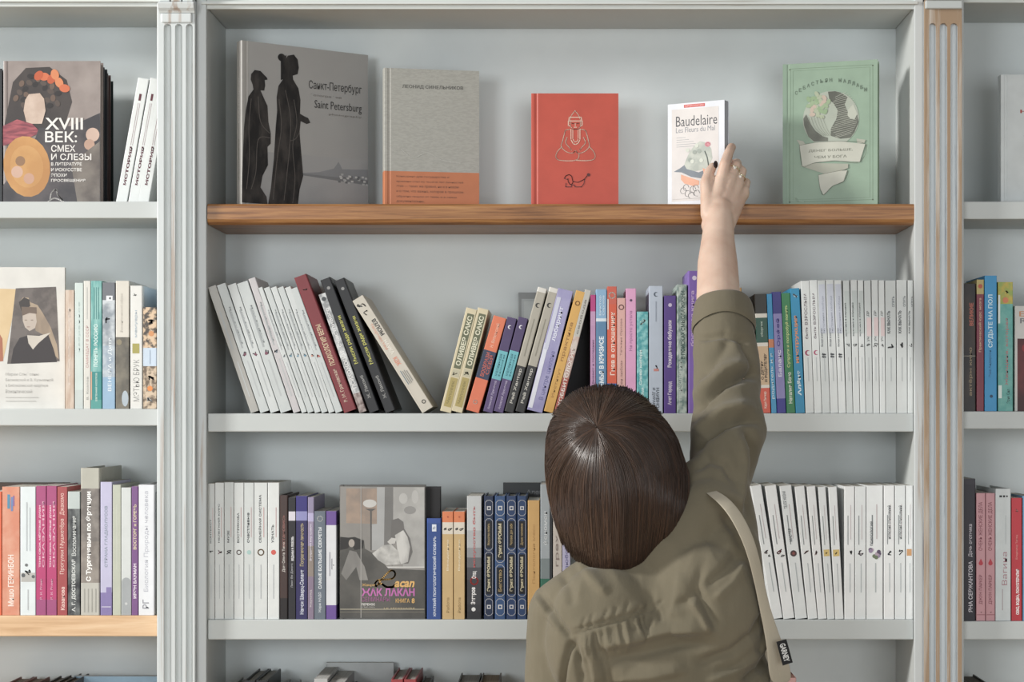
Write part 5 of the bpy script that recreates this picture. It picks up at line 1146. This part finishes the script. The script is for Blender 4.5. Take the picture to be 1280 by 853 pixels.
for v, n in zip(me.vertices, nrm):
    x, y = proj(v.co)
    f = max(0.0, min(1.0, (-n.y + .15) / .6))
    d = 0.0
    if y < 880: d += folds_at(x, y) * f
    q = v.co
    d += 0.0018 * noise.noise(Vector((q.x * 16, q.y * 10, q.z * 9))) + .0014 * (1 - abs(noise.noise(Vector((q.x * 34 + q.z * 12, q.y * 20, q.z * 16 - q.x * 14)))) * 3) * .6
    v.co += n * d
own(finish('shirt', me, SHIRT, None))
# rolled cuff: a turned-back band round the forearm
bm = bmesh.new()
cu = [(903.5, 386, -.150, 36.5, .044), (904, 380.5, -.146, 35, .042)]
secs = [(904.5, 413, -.171, 39.0, .046), (904.8, 410.5, -.169, 41.0, .049), (904.5, 398, -.159, 39.6, .0475), (904, 385, -.1485, 37.0, .0445), (903.5, 381.5, -.146, 35.2, .0425), (903.5, 383, -.147, 32.5, .039), (904, 396, -.157, 31.5, .038)]
rings = []
for i, (x, y, d, r, ry) in enumerate(secs):
    c = P(x, y, d); t = (P(903, 380, -.145) - P(904.5, 412, -.170)).normalized(); ux = Vector((1, 0, 0)); ux = (ux - t * ux.dot(t)).normalized(); uy = t.cross(ux)
    rings.append([bm.verts.new(c + ux * r * S(d) * math.cos(2 * math.pi * k / 64) + uy * ry * math.sin(2 * math.pi * k / 64) + t * .0018 * math.sin(6 * math.pi * k / 64 + i)) for k in range(64)])
for a, b in zip(rings[:-1], rings[1:]):
    for k in range(64): bm.faces.new((a[k], b[k], b[(k + 1) % 64], a[(k + 1) % 64]))
bmesh.ops.recalc_face_normals(bm, faces=bm.faces[:])
o = own(mesh_obj('rolled_cuff', bm, SHIRT, None, True)); sm = o.modifiers.new('s', 'SUBSURF'); sm.levels = 1; sm.render_levels = 1
# yoke stitching
def ribbon_on(pts, w, th, mat, name, lift):
    bm = bmesh.new(); prev = None
    for x, y, d in pts: pass
    return bm
# ---- trousers and shoes (below the frame)
bm = bmesh.new()
loft(bm, [((person.location.x, YT + .005, hipz + .10), .128, .088), ((person.location.x, YT + .005, hipz), .146, .098), ((person.location.x, YT + .005, hipz - .09), .152, .10)], 40, 2.3)
for sx, yy in ((-1, .0), (1, .02)):
    hx = person.location.x + sx * .085
    chain(bm, [((hx, YT + .01, hipz - .06), .082), ((hx, YT + yy, .52), .068), ((hx + sx * .005, YT + yy, .14), .058)])
own(finish('trousers', melt(bm, .006, 6), TROUS, None))
shoe, nt, b = base_mat('shoe_leather', 0.4); b.inputs['Base Color'].default_value = (.03, .028, .028, 1)
for sx, yy in ((-1, .0), (1, .02)):
    hx = person.location.x + sx * .09; bm = bmesh.new()
    capsule(bm, (hx, YT + yy - .03, .040), .038, (hx + sx * .01, YT + yy + .12, .036), .034); capsule(bm, (hx, YT + yy - .02, .05), .038, (hx, YT + yy - .01, .10), .038)
    box(bm, hx - .036, hx + .036 + sx * .006, YT + yy - .065, YT + yy + .15, 0.0, .018)
    own(finish('shoe', melt(bm, .004, 3), shoe, None))

# ---- hair: bob cut, one mesh of cap plus strands running out from the whorl
W = (746, 535); C0 = (772, 605)
OUT = [(761, 485), (790, 492), (820, 514), (841, 542), (853, 570), (862, 595), (866, 620), (862, 645), (847, 672), (821, 694), (800, 710), (786, 719), (768, 722), (750, 719), (725, 700), (708, 682), (697, 660), (689, 630), (684, 598), (683, 570), (686, 536), (702, 508), (728, 490)]
def cr_closed(pts, n):
    N = len(pts); out = []
    for i in range(N):
        p0, p1, p2, p3 = pts[i - 1], pts[i], pts[(i + 1) % N], pts[(i + 2) % N]
        for k in range(n):
            t = k / n; out.append(tuple(0.5 * ((2 * p1[j]) + (-p0[j] + p2[j]) * t + (2 * p0[j] - 5 * p1[j] + 4 * p2[j] - p3[j]) * t * t + (-p0[j] + 3 * p1[j] - 3 * p2[j] + p3[j]) * t ** 3) for j in (0, 1)))
    return out
OC = cr_closed(OUT, 8)
ang = [math.atan2(y - C0[1], x - C0[0]) for x, y in OC]; rad = [math.hypot(x - C0[0], y - C0[1]) for x, y in OC]
def outline_r(a):
    best = None
    for i in range(len(OC)):
        d = abs((ang[i] - a + math.pi) % (2 * math.pi) - math.pi)
        if best is None or d < best[0]: best = (d, i)
    i = best[1]; j = (i + 1) % len(OC); k = i - 1
    sgn = ((a - ang[i] + math.pi) % (2 * math.pi) - math.pi); n = j if ((ang[j] - ang[i] + math.pi) % (2 * math.pi) - math.pi) * sgn > 0 else k
    den = abs((ang[n] - ang[i] + math.pi) % (2 * math.pi) - math.pi) or 1e-6
    t = min(1, best[0] / den); return rad[i] * (1 - t) + rad[n] * t
TAB = [outline_r(-math.pi + 2 * math.pi * i / 720) for i in range(720)]
def e_of(x, y):
    dx, dy = x - C0[0], y - C0[1]; a = math.atan2(dy, dx)
    return math.hypot(dx, dy) / TAB[int((a + math.pi) / (2 * math.pi) * 720) % 720]
Y0 = -.352
def hair_y(x, y, e=None):
    e = e_of(x, y) if e is None else e
    low = max(0.0, min(1.0, (y - 600) / 110)) ; low = low * low * (3 - 2 * low)
    D = .118 * (1 - .45 * low)
    yb = Y0 - .055 * low
    return yb - D * math.sqrt(max(0.0, 1 - min(1, e) ** 2.2))
def hair_pt(x, y, off=0.0):
    e = e_of(x, y); d = hair_y(x, y, e)
    p = P(x, y, d)
    if off:
        n = (p - (HC + Vector((0, .02, -.02)))).normalized(); p += n * off
    return p
bm = bmesh.new(); NPH, NT = 240, 26
rows = []
for j in range(NT + 10):
    row = []
    for i in range(NPH):
        a = 2 * math.pi * i / NPH; rr_ = TAB[int(((a) / (2 * math.pi) * 720)) % 720]
        a2 = a - math.pi
        if j <= NT:
            t = j / NT; e = math.sin(t * math.pi / 2)
            x = C0[0] + rr_ * e * .985 * math.cos(a2); y = C0[1] + rr_ * e * .985 * math.sin(a2)
            p = P(x, y, hair_y(x, y, e * 1.0))
        else:
            t = (j - NT) / 9; e = .985 - .10 * t * t
            x = C0[0] + rr_ * e * math.cos(a2); y = C0[1] + rr_ * e * math.sin(a2)
            low = max(0.0, min(1.0, (y - 600) / 110)); base = Y0 - .055 * low * low * (3 - 2 * low)
            e2 = e if y < 640 else e - .05 * t
            p = P(C0[0] + rr_ * e2 * math.cos(a2), C0[1] + rr_ * e2 * math.sin(a2), base + .085 * t)
        row.append(bm.verts.new(p))
    rows.append(row)
for a, b in zip(rows[:-1], rows[1:]):
    for i in range(NPH):
        if a is rows[0]:
            continue
        bm.faces.new((a[i], a[(i + 1) % NPH], b[(i + 1) % NPH], b[i]))
cen = bm.verts.new(hair_pt(*C0))
for i in range(NPH): bm.faces.new((cen, rows[1][(i + 1) % NPH], rows[1][i]))
for v in rows[0]: bm.verts.remove(v)
for f in bm.faces: f.material_index = 0
rnd = random.Random(11)
# strands
def flow(x, y, wave):
    dx, dy = x - W[0], y - W[1]; dist = math.hypot(dx, dy) + 1e-6; rx_, ry_ = dx / dist, dy / dist
    a = max(0.0, min(1.0, (ry_ + .80) / 1.15)); a = a * a * (3 - 2 * a)
    g = a * min(.95, (dist / 105.0) ** 1.2)
    fx = (x - 772) / 95.0
    tx_, ty_ = fx * (.30 if y < 590 else -.35 * min(1, (y - 590) / 90)) + wave, 1.0
    if dx > 0 and ry_ < .2 and a < 1: tx_ += .55 * (1 - a)      # hair at the parting sweeps out to the right before it falls
    if dx < 0 and ry_ < .2 and a < 1: tx_ -= .45 * (1 - a)
    vx, vy = rx_ * (1 - g) + tx_ * g, ry_ * (1 - g) + ty_ * g
    n = math.hypot(vx, vy) or 1; return vx / n, vy / n
def strand(x, y, wave, lim):
    pts = []
    for k in range(lim):
        pts.append((x, y)); vx, vy = flow(x, y, wave); x += vx * 5; y += vy * 5
        e = e_of(x, y)
        if e > .99:
            hem = y > 645 and not (x < 702 and y < 684) and not (x > 856 and y < 660)
            if hem: pts.append((x, y)); break
            if y < 520: pts.append((x, y)); pts.append('over'); break
            s_ = .99 / e; x = C0[0] + (x - C0[0]) * s_; y = C0[1] + (y - C0[1]) * s_
    return pts
def add_tube(path, r, mi):
    prev = None; n = len(path)
    for i, p in enumerate(path):
        t = (path[min(n - 1, i + 1)] - path[max(0, i - 1)])
        if t.length < 1e-7: continue
        t.normalize(); u = t.cross(Vector((0, 1, 0))); u = u.normalized() if u.length > 1e-4 else Vector((1, 0, 0)); v = t.cross(u)
        k = r * (1.0 if i < n * .75 else max(.25, 1 - (i - n * .75) / (n * .25) * .8))
        cur = [bm.verts.new(p + u * k * math.cos(a) + v * k * math.sin(a)) for a in (0.5, 2.6, 4.7)]
        if prev:
            for q in range(3):
                f = bm.faces.new((prev[q], prev[(q + 1) % 3], cur[(q + 1) % 3], cur[q])); f.material_index = mi; f.smooth = True
        prev = cur
for s in range(9000):
    off = rnd.uniform(.0003, .0030)
    if s < 3000:
        a = rnd.uniform(0, 2 * math.pi); st = rnd.uniform(1, 12) ; x0, y0 = W[0] + st * math.cos(a), W[1] + st * math.sin(a); lim = 90
    else:
        while True:
            x0, y0 = rnd.uniform(684, 866), rnd.uniform(486, 700)
            if e_of(x0, y0) < .985: break
        lim = rnd.randint(14, 60)
    pp = strand(x0, y0, rnd.uniform(-.035, .035), lim)
    over = pp[-1] == 'over'
    if over: pp = pp[:-1]
    if len(pp) < 4: continue
    cl = .0014 * noise.noise(Vector((x0 * .05, y0 * .05, 3)))
    pts = [hair_pt(x, y, max(.0001, off + cl) * min(1, .3 + k / 9)) for k, (x, y) in enumerate(pp)]
    if over:
        q0 = pts[-1]
        for kk in (1, 2, 3): pts.append(q0.lerp(HC + Vector((0, .05, 0)), .035 * kk * kk * .5) + Vector((0, .014 * kk, 0)))
    elif pp[-1][1] > 640 and e_of(*pp[-1]) > .98:      # free ends at the hem
        pts[-1] = pts[-1] + (pts[-1] - pts[-2]) * rnd.uniform(-.8, 1.0) + Vector((0, rnd.uniform(0, .010), 0))
    add_tube(pts[::2] + ([pts[-1]] if len(pts) % 2 == 0 else []), rnd.uniform(.00030, .00062), rnd.choice((0, 0, 1, 1, 2)))
def hair_mat(name, c1, c2, rough):
    m, nt, b = base_mat(name, rough, 0.5)
    n = noise_node(nt, 35, (1, 1, .35), 4); r = ramp(nt, n.outputs['Fac'], [(.3, rgb(c1)), (.7, rgb(c2))])
    nt.links.new(r.outputs['Color'], b.inputs['Base Color']); return m
HM = [hair_mat('hair_dark_brown', '#33261f', '#3d2e26', .32), hair_mat('hair_brown', '#3b2b23', '#463429', .30), hair_mat('hair_auburn', '#4a3529', '#553e2f', .28)]
bmesh.ops.recalc_face_normals(bm, faces=[f for f in bm.faces if len(f.verts) == 3])
own(mesh_obj('hair', bm, HM, None, True))

# ================================================================ tote bag hanging from the right shoulder
bag = empty('tote_bag', P(985, 1000, -.40))
tag(bag, 'cream canvas tote bag hanging by its strap from the right shoulder, with a black tag', 'bag')
BINV = Matrix.Translation(-Vector(bag.location))
def ribbon(name, pts, th, mat, parent, side=None):
    """strap: (left edge px, right edge px, y) pairs"""
    bm = bmesh.new(); prev = None
    for (lx, ly, ld), (rx_, ry_, rd) in pts:
        a, b = P(lx, ly, ld), P(rx_, ry_, rd); c = Vector((0, th, 0))
        m_ = (a + b) / 2 + Vector((0, -.0012, 0))
        cur = [bm.verts.new(q) for q in (a, m_, b, b + c, m_ + c, a + c)]
        if prev:
            for i in range(6): bm.faces.new((prev[i], prev[(i + 1) % 6], cur[(i + 1) % 6], cur[i]))
        else: bm.faces.new(cur)
        prev = cur
    bm.faces.new(prev[::-1]); bmesh.ops.recalc_face_normals(bm, faces=bm.faces[:])
    bm.transform(BINV)
    return mesh_obj(name, bm, mat, parent, False)
st = [((878, 612, -.375), (884, 608, -.34)), ((884, 618, -.430), (892, 612, -.41)), ((897, 628, -.452), (908, 620, -.435)), ((910, 643, -.465), (922, 634, -.45)), ((922, 664, -.470), (935, 655, -.455)), ((933, 690, -.470), (946, 682, -.455)),
      ((941, 720, -.466), (953, 713, -.45)), ((947, 750, -.460), (959, 744, -.445)), ((952, 775, -.455), (966, 770, -.44)), ((957, 800, -.45), (976, 797, -.43)), ((960, 830, -.45), (986, 827, -.42)), ((962, 860, -.45), (994, 856, -.41))]
o = ribbon('strap', st, .003, CANVAS, bag); sb = o.modifiers.new('s', 'SUBSURF'); sb.levels = 2; sb.render_levels = 2
# front strap goes over the shoulder and down the front of the body
st2 = [((878, 612, -.375), (884, 608, -.34)), ((882, 622, -.31), (890, 620, -.30)), ((905, 680, -.275), (916, 676, -.27)), ((930, 760, -.27), (942, 757, -.265)), ((950, 830, -.30), (962, 826, -.29)), ((962, 872, -.34), (985, 868, -.33))]
o = ribbon('strap', st2, .003, CANVAS, bag)
bm = bmesh.new()
secs = [(975, 858, -.40, 16, .060), (978, 880, -.40, 26, .075), (982, 930, -.40, 30, .095), (986, 1010, -.40, 33, .115), (988, 1100, -.40, 34, .125), (988, 1190, -.40, 33, .13), (988, 1225, -.40, 28, .125)]
loft(bm, [(P(x, y, d), r * S(d), ry) for x, y, d, r, ry in secs], 36, 2.8)
for v in bm.verts:
    q = v.co; v.co.x += .005 * noise.noise(Vector((q.x * 5, q.y * 14, q.z * 9)))
bm.transform(BINV); o = mesh_obj('bag_body', bm, CANVAS, bag, True); sb = o.modifiers.new('s', 'SUBSURF'); sb.levels = 1; sb.render_levels = 1
black, nt, b = base_mat('black_tag_cloth', 0.7); b.inputs['Base Color'].default_value = (.012, .012, .013, 1)
bm = bmesh.new(); q = [P(970.5, 803, -.457), P(983, 799.5, -.452), P(991, 828.5, -.452), P(978.5, 832.5, -.457)]
a = [bm.verts.new(p) for p in q]; b2 = [bm.verts.new(p + Vector((0, .0016, 0))) for p in q]
bm.faces.new(a); bm.faces.new(b2[::-1])
for i in range(4): bm.faces.new((a[i], a[(i + 1) % 4], b2[(i + 1) % 4], b2[i]))
bmesh.ops.recalc_face_normals(bm, faces=bm.faces[:]); bm.transform(BINV)
tg = mesh_obj('tag', bm, black, bag); tg['label'] = 'black sewn-in tag with small white lettering'
p = Print(); p.text('GARNEY', .12, .22, .88, .78, '#d8d8d6', 'h', .03)
ex = (q[3] - q[0]); ey = (q[1] - q[0])
o = p.build('tag_lettering', tg, lambda u, v, l: Vector(q[0]) + ex * u + ey * v + Vector((0, -.0004 - l, 0)))
o.data.transform(BINV)
# ================================================================ light and camera
w = bpy.data.worlds.new('room_light'); scene.world = w; w.use_nodes = True
bg = w.node_tree.nodes['Background']; bg.inputs['Color'].default_value = (1.0, .965, .92, 1); bg.inputs['Strength'].default_value = 0.33
def area(name, loc, target, size, power, col, sy=None):
    l = bpy.data.lights.new(name, 'AREA'); l.energy = power; l.color = col; l.size = size
    if sy: l.shape = 'RECTANGLE'; l.size_y = sy
    o = bpy.data.objects.new(name, l); COL.objects.link(o); o.location = loc
    o.rotation_euler = (Vector(target) - Vector(loc)).to_track_quat('-Z', 'Y').to_euler()
    return o
area('window_daylight', (-1.8, -4.3, 1.9), (0.05, 0, 1.5), 1.2, 62, (.95, .985, 1.0), 1.0)
area('front_fill', (1.2, -4.7, 1.5), (0.2, 0, 1.25), 2.2, 55, (.95, .985, 1.0), 1.5)  # added broad fill behind the camera, brightens the right and lower shelves
area('side_window', (-3.5, -1.15, 2.7), (.12, -.42, 1.3), .45, 170, (1.0, .98, .94), .6)
cam = bpy.data.cameras.new('camera'); co = bpy.data.objects.new('camera', cam); COL.objects.link(co)
co.location = (0, -DIST, CAMZ); co.rotation_euler = (R(90), 0, 0)
cam.sensor_width = 36; cam.lens = F * 36 / 1280
cam.shift_x = -(CX - 640) / 1280; cam.shift_y = (CY - 426.5) / 1280
cam.clip_start = 0.05
scene.camera = co
v = scene.view_settings
v.view_transform = 'Standard'; v.look = 'None'; v.gamma = 1; v.use_curve_mapping = False; v.exposure = -0.13
